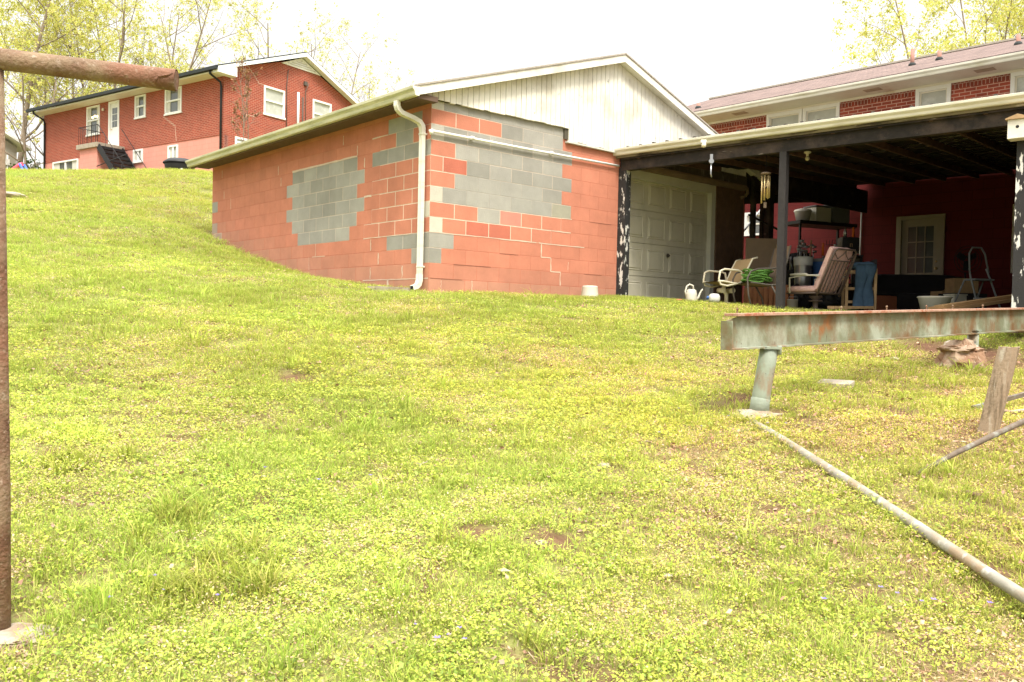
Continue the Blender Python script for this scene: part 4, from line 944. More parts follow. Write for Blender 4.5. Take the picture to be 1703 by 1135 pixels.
# step ladder
F = VF(1622, 12.6, FZ, 15)
def ladder(w):
    for s in (-1, 1): w.tube([(s*.20,-.28,0),(s*.17,-.05,.55),(s*.15,.0,.68)], .014, 8); w.tube([(s*.20,.30,0),(s*.17,.06,.52)], .012, 8)
    w.tube([(-.17,-.03,.62),(-.14,.02,.90),(-.08,.03,.99),(.08,.03,.99),(.14,.02,.90),(.17,-.03,.62)], .013, 8)
T(F, 'step_ladder', 'small grey step ladder with hoop handle in the shaded carport', 'ladder', [('frame', ladder, M['greyplastic']), ('step', lambda w: w.box((-.18,-.25,.22),(.18,-.12,.245)), M['greyplastic']), ('step', lambda w: w.box((-.17,-.14,.50),(.17,.08,.525)), M['greyplastic'])])
F = VF(1598, 14.2, FZ); T(F, 'carton', 'pale cardboard box behind the step ladder', 'box', [('box', lambda w: w.box((-.22,-.15,.38),(.18,.15,.62)), M['tan']), ('crate_base', lambda w: w.box((-.3,-.2,0),(.3,.2,.37)), M['dark'])])
F = VF(1588, 13.2, FZ, 20); T(F, 'white_tray', 'white plastic tray and papers beside the step ladder', 'tray', [('tray', lambda w: (w.box((-.14,-.1,.0),(.10,.1,.30)), w.box((-.15,-.11,.301),(.11,.11,.32))), M['whiteplastic'])])
F = VF(1552, 12.2, FZ-.02); T(F, 'laundry_tub', 'grey tapered tub on the carport floor left of the lumber', 'tub', [('tub', lambda w: w.lathe([(.16,0),(.22,.24),(.23,.25),(.215,.25),(.15,.03)], n=22), M['trimgrey']), ('rim', lambda w: w.lathe([(.22,.235),(.235,.25),(.22,.262)], n=22, closed=False), M['offwhite'])])
A = spot(1560, 11.0, -.24); B = spot(1735, 11.8, .02)
w = MB(); w.beam(A, B, .14, .04); w.beam(A+Vector((.1,.12,-.02)), B+Vector((.1,.12,-.04)), .14, .04); w.beam(A+Vector((-.02,-.03,-.045)), B+Vector((-.02,-.03,-.045)), .14, .04)
single('lumber', w, M['lumber'], 'stack of tan boards sloping up to the right on the carport floor', 'boards', A)
# storage shelf with tubs, in the open strip behind the carport
F = VF(1358, 18.2, -.2, 22)
T(F, 'metal_shelf', 'black metal shelf rack loaded with pale storage tubs', 'shelf', [('shelf_board', lambda w: w.box((-.78,-.30,1.79),(.74,.30,1.86)), M['blackmetal']), ('lower_shelf', lambda w: w.box((-.66,-.24,.70),(.64,.24,.74)), M['blackmetal'])]+[('upright', (lambda x, y: lambda w: w.box((x,y,0),(x+.04,y+.04,1.80)))(x, y), M['blackmetal']) for x in (-.74,.68) for y in (-.25,.21)])
FZ2 = F @ Matrix.Translation((0,0,1.632))
def stub(x, y, name, label, cat, parts, rot=0, z=0): T(F @ Matrix.Translation((x,y,z if z else 1.862)) @ Matrix.Rotation(R(rot),4,'Z'), name, label, cat, parts)
stub(-.48, -.02, 'storage_tub', 'clear rounded tub at the left end of the black shelf', 'tub', [('tub', lambda w: w.lathe([(.13,0),(.17,.20),(.18,.21)], n=18), M['clearplastic']), ('lid', lambda w: w.lathe([(.185,.212),(.17,.25),(.05,.28),(0,.285)], n=18, closed=False), M['whiteplastic'])])
stub(-.08, -.02, 'storage_tub', 'square white tub with grey lid in the middle of the black shelf', 'tub', [('tub', lambda w: w.rbox((0,0,.16), (.42,.36,.32), rad=.03, seg=4), M['whiteplastic']), ('lid', lambda w: w.rbox((0,0,.335), (.46,.40,.03), rad=.01, seg=3), M['greyplastic'])])
stub(.40, 0, 'storage_tub', 'long dark grey tub at the right end of the black shelf', 'tub', [('tub', lambda w: w.rbox((0,0,.19), (.48,.38,.38), rad=.03, seg=4), M['greyplastic']), ('lid', lambda w: w.rbox((0,0,.395), (.50,.40,.03), rad=.01, seg=3), M['greyplastic'])])
# clutter below it
F = VF(1332, 14.6, FZ) @ Matrix.Diagonal((.78,.78,1.45,1)); T(F, 'metal_bin', 'ribbed galvanised bin with a clear bag behind the swivel chair', 'bin', [('bin', lambda w: w.lathe([(.15,0),(.17,.35),(.175,.36),(.172,.40),(.18,.62),(.19,.64),(.17,.64),(.16,.1)], n=20), M['silver']), ('bag', lambda w: w.lathe([(.195,.56),(.205,.62),(.20,.66),(.16,.65)], n=20, closed=False), M['clearplastic'])])
F = VF(1362, 14.8, FZ) @ Matrix.Diagonal((.8,.8,1.35,1)); T(F, 'blue_bin', 'dark blue plastic bin between metal bin and swivel chair', 'bin', [('bin', lambda w: w.lathe([(.15,0),(.19,.66),(.205,.68),(.19,.69),(.15,.1)], n=20), M['blueplastic']), ('rim', lambda w: w.lathe([(.20,.66),(.212,.68),(.20,.70)], n=20, closed=False), M['greyplastic'])])
def golf(px, d, label, seed, lean=6):
    F = VF(px, d, FZ) @ Matrix.Rotation(R(lean), 4, 'Y'); rr = random.Random(seed)
    def clubs(w):
        for i in range(7):
            a = rr.uniform(0, 6.28); r = rr.uniform(.02,.09); x, y = r*math.cos(a), r*math.sin(a); h = rr.uniform(1.12,1.30)
            w.tube([(x,y,.8),(x*1.3,y*1.3,h)], .006, 5); w.rbox((x*1.3+.02,y*1.3,h), (.08,.04,.045), rad=.015, seg=3)
    T(F, 'golf_bag', label, 'golf bag', [('bag', lambda w: w.lathe([(.13,0),(.145,.05),(.13,.4),(.145,.85),(.16,1.0),(.14,1.0),(.12,.9)], n=16), M['blackbag']), ('clubs', clubs, M['silver']), ('pocket', lambda w: w.rbox((0,-.12,.35), (.16,.10,.38), rad=.03, seg=4), M['dark'])])
golf(1318, 15.2, 'black golf bag with silver clubs at the left of the clutter', 1, 4)
golf(1347, 15.6, 'black golf bag with clubs leaning behind the galvanised bin', 2, -5)
golf(1378, 15.4, 'black golf bag rising behind the swivel chair back', 3, 7)
F = VF(1365, 15.3, FZ); T(F, 'orange_pole', 'bright orange handle sticking up from the clutter', 'pole', [('pole', lambda w: w.tube([(0,0,0),(-.01,0,.9),(-.01,0,1.05)], .008, 6), M['silver']), ('grip', lambda w: w.tube([(-.01,0,1.05),(-.012,0,1.27)], .022, 8), M['orange'])])
F = VF(1406, 15.2, FZ+.22); T(F, 'tool_chest', 'black tool chest on a stand with a pale emblem behind the swivel chair', 'tool chest', [('stand', lambda w: (w.box((-.2,-.15,-.22),(-.16,.15,.8)), w.box((.16,-.15,-.22),(.2,.15,.8)), w.box((-.21,-.16,.8),(.21,.16,.83))), M['blackmetal']), ('chest', lambda w: w.rbox((0,0,1.0), (.32,.26,.30), rad=.03, seg=4), M['blackbag']), ('emblem', lambda w: (w.box((-.022,-.134,.97),(-.012,-.131,1.03)), w.box((.012,-.134,.97),(.022,-.131,1.03)), w.box((-.012,-.134,1.02),(.012,-.131,1.03))), M['tan']), ('bottle', lambda w: w.lathe([(.03,1.15),(.03,1.25),(.012,1.29),(.012,1.33)], (-.06,0,0), 10), M['silver']), ('bottle', lambda w: w.lathe([(.02,1.15),(.02,1.30),(.01,1.33)], (.08,0,0), 10), M['orange'])])
F = VF(1322, 13.9, FZ); T(F, 'black_sack', 'full black plastic sack low behind the slim post', 'sack', [('sack', lambda w: lump(w, (0,0,.20), .22, seg=9, rough=.3, fr=2.5, seed=5, zs=(1,1,.95)), M['blackbag']), ('knot', lambda w: lump(w, (0,0,.42), .05, seg=6, rough=.5, seed=6), M['blackbag'])])
F = VF(1378, 13.9, FZ); T(F, 'black_sack', 'black plastic sack under the swivel chair seat', 'sack', [('sack', lambda w: lump(w, (0,0,.18), .20, seg=9, rough=.3, fr=2.5, seed=15, zs=(1.3,1,.9)), M['blackbag']), ('knot', lambda w: lump(w, (0,0,.37), .05, seg=6, rough=.5, seed=16), M['blackbag'])])
w = MB(); a = spot(1380, 12.2, -.25); b = spot(1446, 12.6, -.23); w.beam(a, b, .12, .04); single('plank', w, M['tan'], 'short tan plank on the floor beside the jeans', 'plank', a)
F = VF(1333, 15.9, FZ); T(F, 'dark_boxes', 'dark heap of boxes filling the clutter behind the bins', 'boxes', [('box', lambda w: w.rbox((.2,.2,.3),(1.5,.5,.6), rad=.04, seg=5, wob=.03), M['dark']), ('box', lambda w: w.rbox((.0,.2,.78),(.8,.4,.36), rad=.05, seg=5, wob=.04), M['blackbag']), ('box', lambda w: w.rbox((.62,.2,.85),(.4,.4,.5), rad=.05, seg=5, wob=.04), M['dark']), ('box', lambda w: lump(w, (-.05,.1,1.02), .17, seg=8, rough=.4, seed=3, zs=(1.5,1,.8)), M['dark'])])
def simple(px, d, rot, name, label, cat, parts, z=0): T(VF(px, d, FZ+z, rot), name, label, cat, parts)
for px, d, c, lb in ((1309,14.2,'silver','dented silver paint can at the foot of the clutter beside the slim post'),(1316,13.6,'whiteplastic','small pale paint can in front of the black sack'),(1392,14.3,'blueplastic','blue paint can under the wooden chair side of the swivel chair')):
    simple(px, d, 0, 'paint_can', lb, 'can', [('can', lambda w: w.lathe([(.085,0),(.085,.19),(.09,.195),(.08,.20)], n=16), M[c]), ('wire_handle', lambda w: w.tube([(-.088,0,.17),(-.07,-.05,.24),(.07,-.05,.24),(.088,0,.17)], .004, 5), M['silver'])], z=.0)
simple(1340, 15.3, 8, 'broom', 'broom with a wooden handle standing among the golf bags', 'broom', [('handle', lambda w: w.tube([(0,0,.1),(.05,0,1.32)], .012, 6), M['tan']), ('head', lambda w: w.rbox((0,0,.08), (.30,.06,.14), rad=.02, seg=4), M['terracotta'])])
simple(1388, 15.6, -6, 'garden_rake', 'rake with upturned metal head behind the swivel chair', 'rake', [('handle', lambda w: w.tube([(0,0,0),(-.05,0,1.25)], .012, 6), M['tan']), ('head', lambda w: (w.tube([(-.20,0,1.27),(.10,0,1.27)], .008, 5), [w.tube([(-.2+.05*i,0,1.27),(-.2+.05*i,-.05,1.36)], .005, 4) for i in range(7)]), M['blackmetal'])])
simple(1326, 14.9, 15, 'plastic_crate', 'black plastic crate stacked with odds and ends in the clutter', 'crate', [('crate', lambda w: w.rbox((0,0,.62), (.40,.32,.28), rad=.02, seg=4), M['blackbag']), ('stool', lambda w: [w.box((x,y,0),(x+.03,y+.03,.48)) for x in (-.17,.14) for y in (-.13,.10)], M['blackmetal']), ('tools', lambda w: [w.tube([(-.14+.05*i,0,.74),(-.16+.06*i,.02,.92+.04*(i%3))], .012, 5) for i in range(6)], M['silver'])])
simple(1405, 14.6, 0, 'cable_coil', 'loops of black cable hanging off the tool chest stand', 'cable', [('coil', lambda w: w.tube([(.13*math.cos(a*.5), .02*math.sin(a*1.3), .62+.17*math.sin(a*.5)) for a in range(60)], .009, 5), M['dark'])])
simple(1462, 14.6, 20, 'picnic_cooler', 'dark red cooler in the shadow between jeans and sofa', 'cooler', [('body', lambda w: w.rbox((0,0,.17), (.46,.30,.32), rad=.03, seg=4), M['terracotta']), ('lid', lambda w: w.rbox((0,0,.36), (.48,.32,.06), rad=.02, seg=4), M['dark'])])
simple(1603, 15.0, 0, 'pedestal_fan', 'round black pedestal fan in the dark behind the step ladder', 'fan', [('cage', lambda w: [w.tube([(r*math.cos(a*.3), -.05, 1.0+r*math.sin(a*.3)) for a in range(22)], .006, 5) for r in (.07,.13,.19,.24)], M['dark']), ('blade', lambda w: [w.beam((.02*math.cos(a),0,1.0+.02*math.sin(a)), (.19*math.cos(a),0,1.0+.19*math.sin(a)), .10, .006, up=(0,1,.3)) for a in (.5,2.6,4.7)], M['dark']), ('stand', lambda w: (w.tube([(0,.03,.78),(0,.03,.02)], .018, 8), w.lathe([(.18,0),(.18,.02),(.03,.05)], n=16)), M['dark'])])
simple(1572, 14.6, 10, 'cardboard_box', 'open cardboard box against the end of the dark sofa', 'box', [('box', lambda w: w.box((-.2,-.15,0),(.2,.15,.42)), M['tan']), ('flap', lambda w: w.poly([(-.2,-.15,.42),(.2,-.15,.42),(.22,-.28,.50),(-.18,-.28,.50)]), M['tan'])])
# white pole crossing the gap, rear posts
w = MB(); w.tube([Vector((7.35,.25,1.12)), Vector((9.1,.9,1.86))], .022, 8); single('white_pole', w, M['white'], 'white pole slanting across the gap behind the carport', 'pole', (7.35,.25,1.12))
for x, s in ((7.80,.075),(7.58,.028)):
    w = MB(); w.box((x-s,-.1-s,-.6),(x+s,-.1+s,2.2)); w.build('post', M['blackwood'], carport)
w = MB(); w.prism([(7.10,1.70),(9.2,1.95),(11.75,2.24),(11.75,2.46),(7.10,2.4)], -.055, -.03); w.build('rear_panel', M['blackwood'], carport)
w = MB(); w.tube([(7.12,-.12,1.5),(8.3,-.12,1.28)], .02, 6); w.build('brace', M['blackwood'], carport)
# hanging things
F = VF(1266, 12.15, 1.62)
T(F, 'wind_chime', 'wind chime with pale metal tubes hanging under the carport roof', 'wind chime', [('disc', lambda w: w.lathe([(.05,-.01),(.072,-.005),(.072,.012),(.05,.02)], n=18), M['board'])]+[('chime_tube', (lambda a, L: lambda w: w.tube([(.055*math.cos(a),.055*math.sin(a),-.03),(.055*math.cos(a),.055*math.sin(a),-L)], .011, 8))(a, L), M['brass']) for a, L in ((3.3,.42),(4.2,.38),(5.1,.36),(6.0,.34),(1.0,.33),(2.2,.40))]+[('cord', lambda w: w.tube([(0,0,.02),(0,0,.26)], .004, 5), M['dark']), ('clapper', lambda w: (w.tube([(0,0,0),(0,0,-.42)], .003, 5), w.box((-.02,-.004,-.48),(.02,.004,-.40)), w.lathe([(.035,-.2),(.035,-.185)], n=12)), M['board'])])
F = VF(1175, 12.35, 1.62); T(F, 'pulley_hook', 'silver pulley hook hanging from the carport beam above the garage door', 'hook', [('pulley', lambda w: w.tube([(0,-.02,.20),(0,.02,.20)], .035, 12), M['silver']), ('hanger', lambda w: (w.box((-.02,-.015,.2),(.02,.015,.30)), w.tube([(0,0,.17),(0,0,.02),(.012,0,-.03)], .011, 8)), M['silver'])])
F = VF(1162, 12.15, 2.00); T(F, 'flood_lamp', 'small white lamp fixed under the cream carport gutter', 'lamp', [('socket', lambda w: w.box((-.04,-.02,.04),(.03,.05,.08)), M['white']), ('bulb', lambda w: w.lathe([(0,-.03),(.03,-.02),(.035,.02),(.02,.04)], n=12), M['lamp'])])
F = VF(1334, 12.9, 1.96); T(F, 'ceiling_lamp', 'bare bulb in a pale socket on the carport ceiling', 'lamp', [('socket', lambda w: w.lathe([(.05,.14),(.055,.12),(.02,.10),(.02,.07)], n=12), M['offwhite']), ('bulb', lambda w: w.lathe([(0,0),(.025,.01),(.035,.035),(.018,.07)], n=12), M['lamp'])])

# ------------------------------------------------------------------ hilltop objects
F = VF(296, 30.5, 0); F.translation.z = gz(F.translation.x, F.translation.y)
T(F, 'garden_tub', 'large black plastic tub in front of the neighbour house basement', 'tub', [('tub', lambda w: w.lathe([(.44,0),(.52,.50),(.52,.56)], n=26), M['blackmetal']), ('lid', lambda w: w.lathe([(.57,.56),(.57,.60),(.40,.72),(0,.76)], n=26, closed=False), M['blackmetal']), ('label_plate', lambda w: w.box((.22,-.50,.22),(.28,-.47,.33)), M['white'])])
F = VF(26, 30.5, 0); F.translation.z = gz(F.translation.x, F.translation.y)
T(F, 'toy_slide', 'pink and blue plastic toy slide on the hilltop by the grey house', 'slide', [('chute', lambda w: w.tube([(-.42,0,.05),(-.25,0,.22),(-.05,0,.38),(.12,0,.50),(.2,0,.52)], .07, 8), M['pinkplastic']), ('ladder', lambda w: (w.tube([(.15,-.1,.52),(.28,-.1,.3),(.34,-.1,0)], .045, 8), w.tube([(.15,.2,.52),(.28,.2,.3),(.34,.2,0)], .045, 8), w.tube([(.28,-.1,.28),(.28,.2,.28)], .03, 6)), M['slideblue'])])

# ------------------------------------------------------------------ trees
LEAFC = [(.62,.62,.16), (.70,.66,.20), (.54,.58,.14), (.72,.64,.26), (.58,.60,.13)]
def tree(name, label, cat, px, d, h, group=None, seed=1, spread=.42, leaves=5200, ls=(.10,.19), trunk_r=.16, stems=1, bark='barkL', leafm='leaf', cols=LEAFC, z=None, clear=.25, up=.55, lv=4, cl=.32):
    rr = random.Random(seed); p = spot(px, d, 0); p.z = (gz(p.x, p.y) if z is None else z)-.1
    F = Matrix.Translation(p); o = thing(name, label, cat, F=F, group=group)
    wt = MB(F); tips = []
    def rv(): return Vector((rr.gauss(0,1), rr.gauss(0,1), rr.gauss(0,1))).normalized()
    def grow(q, dr, L, r, lev):
        n = 5 if lev < 2 else 3; pts = [q]; rs = [r]
        for i in range(n):
            dr = (dr+rv()*(.10 if lev == 0 else .20)+Vector((0,0,.07 if lev else .02))).normalized(); q = q+dr*(L/n); pts.append(q); rs.append(r*(1-.72*(i+1)/n) if lev else r*(1-.8*(i+1)/n))
            if lev >= 2: tips.append((q, L))
        wt.tube(pts, rs, 7 if lev == 0 else 4 if lev == 1 else 3, cap=False)
        if lev >= lv-1: return
        k = (11, 6, 4, 3)[lev]
        for i in range(k):
            t = (clear+(1-clear)*(i+.5)/k) if lev == 0 else .25+.75*(i+.5)/k
            j = min(int(t*n), n-1); f = t*n-j; b = pts[j].lerp(pts[j+1], f); ax = (pts[j+1]-pts[j]).normalized()
            sd = rv(); sd = (sd-ax*sd.dot(ax)).normalized()
            nd = (ax*up+sd+Vector((0,0,.25))).normalized()
            ll = L*(spread*(1.15-.6*t) if lev == 0 else .5*(1.1-.4*t)); grow(b, nd, ll, max(.008, (rs[j]*.55)), lev+1)
    for s in range(stems):
        a = 6.28*s/stems+rr.random(); off = Vector((math.cos(a), math.sin(a), 0))*(0 if stems == 1 else .25)
        grow(off, (Vector((0,0,1))+off*(.5 if stems > 1 else 0)+rv()*.05).normalized(), h*(1 if s == 0 else rr.uniform(.75,.95)), trunk_r/(1 if stems == 1 else 1.4), 0)
    wt.build('trunk', M[bark], o)
    wl = MB(F); k = len(tips)
    cen = None
    for i in range(leaves):
        if cen is None or rr.random() < .14: cen = tips[rr.randrange(k)][0]+rv()*abs(rr.gauss(0, cl*.7)); ccol = rr.uniform(.8, 1.12)
        c = cen+rv()*abs(rr.gauss(0, cl*.42)); s = rr.uniform(*ls); a = rv(); b = a.cross(rv()).normalized(); wl.col = tuple(v*ccol for v in rr.choice(cols))
        wl.quad(c-a*s*.5, c-b*s*.3, c+a*s*.5, c+b*s*.3)
    wl.build('crown', M[leafm], o)
    return o
TG = 'spring trees behind the neighbour house'
LT = [(20,46,14.5,1,1,'tree with yellow green spring leaves at the far left edge of the sky'),
      (96,52,17,2,3,'many stemmed spring tree rising above the left end of the neighbour roof'),
      (172,50,18,3,2,'tall upright spring tree with a pale trunk over the back door of the neighbour house'),
      (240,54,17.5,4,3,'slender spring tree over the middle of the neighbour house roof'),
      (318,58,15.5,5,2,'thin open spring tree near the right end of the dark roof edge'),
      (425,60,14.8,6,1,'sparse spring tree just left of the neighbour gable peak'),
      (540,62,15.2,7,2,'sparse spring tree just right of the neighbour gable peak'),
      (625,66,13.2,8,2,'smallest bare looking spring tree at the right end of the row')]
for px, d, h, sd, st, lb in LT:
    tree('deciduous_tree', lb, 'tree', px, d, h, TG, seed=sd, stems=st, leaves=(24000 if px < 200 else 14000 if px < 280 else 7000 if px < 460 else 5500 if px < 600 else 2800), ls=(.06,.15), bark='barkL', trunk_r=.17, spread=.34 if px < 300 else .40)
tree('deciduous_tree', 'low spreading spring tree beside the grey house', 'tree', 62, 44, 8.0, TG, seed=21, stems=2, leaves=2600, spread=.6, clear=.12, trunk_r=.14)
for i, (px, d, h, sd, lb) in enumerate(((1600,40,17.6,31,'broad yellow green tree rising behind the main house roof vents'),(1745,42,20,32,'taller yellow green tree at the top right corner behind the roof'))):
    tree('deciduous_tree', lb, 'tree', px, d, h, 'spring trees behind the main house', seed=sd, stems=3, leaves=38000, z=-.5, spread=.38, trunk_r=.16, ls=(.07,.16), cl=.4)
tree('young_tree', 'thin young tree with brown buds in front of the neighbour gable wall', 'tree', 399, 30.0, 4.3, seed=41, stems=2, leaves=900, ls=(.05,.10), trunk_r=.035, bark='bark', leafm='budleaf', cols=[(.30,.15,.07),(.36,.22,.10),(.24,.12,.06)], spread=.22, clear=.35, up=1.3, lv=3, cl=.10)
tree('bush', 'dark green bush behind the toy slide', 'bush', 40, 38, 1.3, seed=51, stems=4, leaves=2500, ls=(.07,.14), trunk_r=.05, cols=[(.05,.09,.02),(.07,.11,.03)], spread=.8, clear=.05, cl=.22)
# ------------------------------------------------------------------ value noise
class VN:
    def __init__(s, seed): s.g = np.random.RandomState(seed).rand(256, 256)
    def one(s, x, y):
        xi = np.floor(x).astype(int); yi = np.floor(y).astype(int); fx = x-xi; fy = y-yi; fx = fx*fx*(3-2*fx); fy = fy*fy*(3-2*fy)
        g = s.g; a = g[xi%256, yi%256]; b = g[(xi+1)%256, yi%256]; c = g[xi%256, (yi+1)%256]; d = g[(xi+1)%256, (yi+1)%256]
        return (a*(1-fx)+b*fx)*(1-fy)+(c*(1-fx)+d*fx)*fy
    def __call__(s, x, y, f=1.0, o=3):
        t = 0; a = 1; n = 0
        for i in range(o): t = t+a*s.one(x*f+17*i, y*f+31*i); n += a; a *= .55; f *= 2.1
        return t/n
nA, nB, nC, nD = VN(1), VN(2), VN(3), VN(4)

# ------------------------------------------------------------------ ground sheet
def axis_pts(lo, hi, c0, c1, fine, coarse):
    a = list(np.arange(c0, c1, fine)); v = c1; st = fine
    while v < hi: a.append(v); st *= 1.25; v += min(st, coarse)
    v = c0-fine; st = fine; b = []
    while v > lo: b.append(v); st *= 1.25; v -= min(st, coarse)
    return np.array(b[::-1]+a)
xs = axis_pts(-500, 500, -11, 13, .12, 40); ys = axis_pts(-500, 500, -11, 11, .12, 40)
X, Y = np.meshgrid(xs, ys, indexing='ij'); Z = gz_arr(X.ravel(), Y.ravel()); nx, ny = X.shape
V = np.stack([X.ravel(), Y.ravel(), Z], 1)
ii = (np.arange(nx-1)[:, None]*ny+np.arange(ny-1)[None]).ravel()
Fq = np.stack([ii, ii+ny, ii+ny+1, ii+1], 1)
def npmesh(name, V, F, mat, col=None, smooth=False):
    me = bpy.data.meshes.new(name); k = F.shape[1]
    me.vertices.add(len(V)); me.vertices.foreach_set('co', V.astype(np.float32).ravel())
    me.loops.add(F.size); me.loops.foreach_set('vertex_index', F.astype(np.int32).ravel())
    me.polygons.add(len(F)); me.polygons.foreach_set('loop_start', (np.arange(len(F))*k).astype(np.int32))
    if smooth: me.polygons.foreach_set('use_smooth', np.ones(len(F), bool))
    if col is not None:
        a = me.color_attributes.new('Col', 'FLOAT_COLOR', 'POINT'); c = np.ones((len(V), 4), np.float32); c[:, :3] = col; a.data.foreach_set('color', c.ravel())
    me.materials.append(mat); me.update(); me.validate()
    o = bpy.data.objects.new(name, me); COL.objects.link(o); return o
# bare soil patches: surveyed positions
BARE = []
for px, py, r in ((800,888,.17),(770,885,.12),(925,905,.18),(905,893,.10),(1287,850,.13),(300,735,.14),(95,752,.16),(120,757,.12),(1200,680,.20),(1235,665,.22),(1290,690,.18),(1180,740,.14),(1330,700,.16),(1560,585,.20),(1640,590,.25),(1540,575,.2),(1680,610,.22),(560,690,.12),(430,845,.10),(1440,1000,.14),(1640,850,.16),(705,975,.10),(490,632,.16),(1150,780,.12),(1020,780,.11),(1580,760,.16),(1500,690,.18),(60,985,.09),(1480,830,.10),(1380,790,.12),(1660,960,.14),(1540,1080,.12),(1260,935,.09),(720,955,.09),(690,895,.08)):
    p, t = glook(px, py); BARE.append((p.x, p.y, r*(.8 if t < 6 else 1.2)))
for i in range(80): BARE.append((-.04-.14*random.random(), .6+6.5*i/80, .12))
for i in range(22): BARE.append((.1+3.5*i/22, -.06, .05))
def bare(x, y):
    b = np.zeros_like(x)
    for bx, by, r in BARE:
        d = np.hypot(x-bx, y-by)/r; b = np.maximum(b, np.clip(1.35-d+.9*(nC(x, y, 7)-.5), 0, 1))
    return b
gb = np.maximum(bare(V[:, 0], V[:, 1]), np.clip((nA(V[:, 0]+9, V[:, 1]+4, 3.2)-.78)*9, 0, .9))
def dryness(x, y):
    """straw and dead leaves gather towards the scrap at the right"""
    rx = (x-CAM.x)*HR.x+(y-CAM.y)*HR.y; dz = (x-CAM.x)*HF.x+(y-CAM.y)*HF.y
    side = np.clip((rx/np.maximum(dz, .5)+.02)/.55, 0, 1)*np.clip((12.5-dz)/4, 0, 1)
    return np.clip(.9*side*(.45+.9*nB(x, y, .9))+1.2*(nD(x, y, 1.7)-.57), 0, 1)
gd_ = dryness(V[:, 0], V[:, 1])
base = np.array((.21,.215,.07))*(1-gd_[:, None])+np.array((.19,.125,.07))*gd_[:, None]
soil = np.array((.125,.065,.042)); gc = base*(1-gb[:, None])+soil*gb[:, None]
gmat = mk('ground_soil', (.2,.2,.05), attr='Col', rough=.98, var=.28, vscale=22, bump=(55, .8), layers=[((.13,.08,.045), (26,26,26), .58, .07), ((.30,.21,.13), (60,60,60), .66, .03)], spec=.1)
ground = npmesh('ground', V, Fq, gmat, gc, True); ground['kind'] = 'structure'

# ------------------------------------------------------------------ plants of the lawn
rs = np.random.RandomState(11)
def leaf_clump(n, rad, s0, s1, hmax, cols, seed):
    """low broad-leaved ground cover"""
    r = np.random.RandomState(seed); Vs = []; Fs = []; Cs = []
    for i in range(n):
        a = r.rand()*6.28; q = rad*math.sqrt(r.rand()); c = np.array([q*math.cos(a), q*math.sin(a), .004+hmax*r.rand()*(1-.5*q/rad)])
        s = r.uniform(s0, s1); yaw = r.rand()*6.28; t1 = r.normal(0, .45); t2 = r.normal(0, .45)
        u = np.array([math.cos(yaw), math.sin(yaw), t1]); v = np.array([-math.sin(yaw), math.cos(yaw), t2]); u /= np.linalg.norm(u); v /= np.linalg.norm(v)
        b = len(Vs); Vs += [c-u*s*.5, c-v*s*.36+u*s*.1, c+u*s*.5, c+v*s*.36+u*s*.1]; Fs.append([b, b+1, b+2, b+3])
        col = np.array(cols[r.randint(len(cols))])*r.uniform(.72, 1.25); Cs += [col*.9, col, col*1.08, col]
    return np.array(Vs), np.array(Fs), np.array(Cs)
def blade_clump(n, rad, h0, h1, wd, lean, cols, seed):
    r = np.random.RandomState(seed); Vs = []; Fs = []; Cs = []
    for i in range(n):
        a = r.rand()*6.28; q = rad*r.rand(); c = np.array([q*math.cos(a), q*math.sin(a), 0]); h = r.uniform(h0, h1); yaw = a+r.normal(0, .6)
        ln = r.uniform(.1, 1)*lean*h; d = np.array([math.cos(yaw), math.sin(yaw), 0]); sd = np.array([-math.sin(yaw), math.cos(yaw), 0])*wd*r.uniform(.7, 1.3)/2
        col = np.array(cols[r.randint(len(cols))])*r.uniform(.75, 1.2); b = len(Vs)
        for t, w_ in ((0, 1), (.5, .8), (1, .12)):
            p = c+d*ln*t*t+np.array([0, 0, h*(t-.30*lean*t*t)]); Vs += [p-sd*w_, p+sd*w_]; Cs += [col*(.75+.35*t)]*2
        Fs += [[b, b+1, b+3, b+2], [b+2, b+3, b+5, b+4]]
    return np.array(Vs), np.array(Fs), np.array(Cs)
GRN = [(.39,.46,.06), (.45,.49,.07), (.31,.40,.055), (.50,.50,.09), (.24,.32,.06)]
YEL = [(.48,.48,.07), (.52,.44,.15), (.42,.45,.07), (.54,.42,.22), (.44,.30,.15)]
BLD = [(.34,.45,.05), (.38,.48,.07), (.28,.38,.045), (.46,.50,.10), (.42,.40,.10)]
STR = [(.46,.35,.18), (.40,.30,.15), (.50,.41,.26), (.30,.20,.11)]
protos = {
 'clover': [leaf_clump(int(50/k), .085, .0072*k, .0143*k, .045, GRN, 100+i) for i, k in enumerate((.75,.95,1.1,1.3,1.6,.85))],
 'yellow': [leaf_clump(40, .080, .006, .012, .042, YEL, 200+i) for i in range(4)],
 'fine': [blade_clump(26, .08, .03, .075, .0030, 1.0, BLD, 300+i) for i in range(5)],
 'tuft': [blade_clump(20, .06, .06, .17, .0066, 1.0, BLD[:4], 400+i) for i in range(4)],
 'straw': [blade_clump(16, .08, .02, .05, .0030, 2.2, STR, 500+i) for i in range(4)],
 'deadleaf': [leaf_clump(5, .10, .012, .030, .030, [(.34,.22,.12), (.30,.19,.12), (.40,.30,.20), (.26,.15,.10), (.36,.24,.18)], 600+i) for i in range(4)],
}
HOLES = []
for nm, r_ in (('concrete_footing',.12),('concrete_footing.001',.155),('concrete_footing.002',.15),('paver',.10),('stone',.2)):
    o = bpy.data.objects[nm]; HOLES.append((o.location.x, o.location.y, r_))
HOLES += [(-.35,.28,.16),(-.2,.28,.14)]
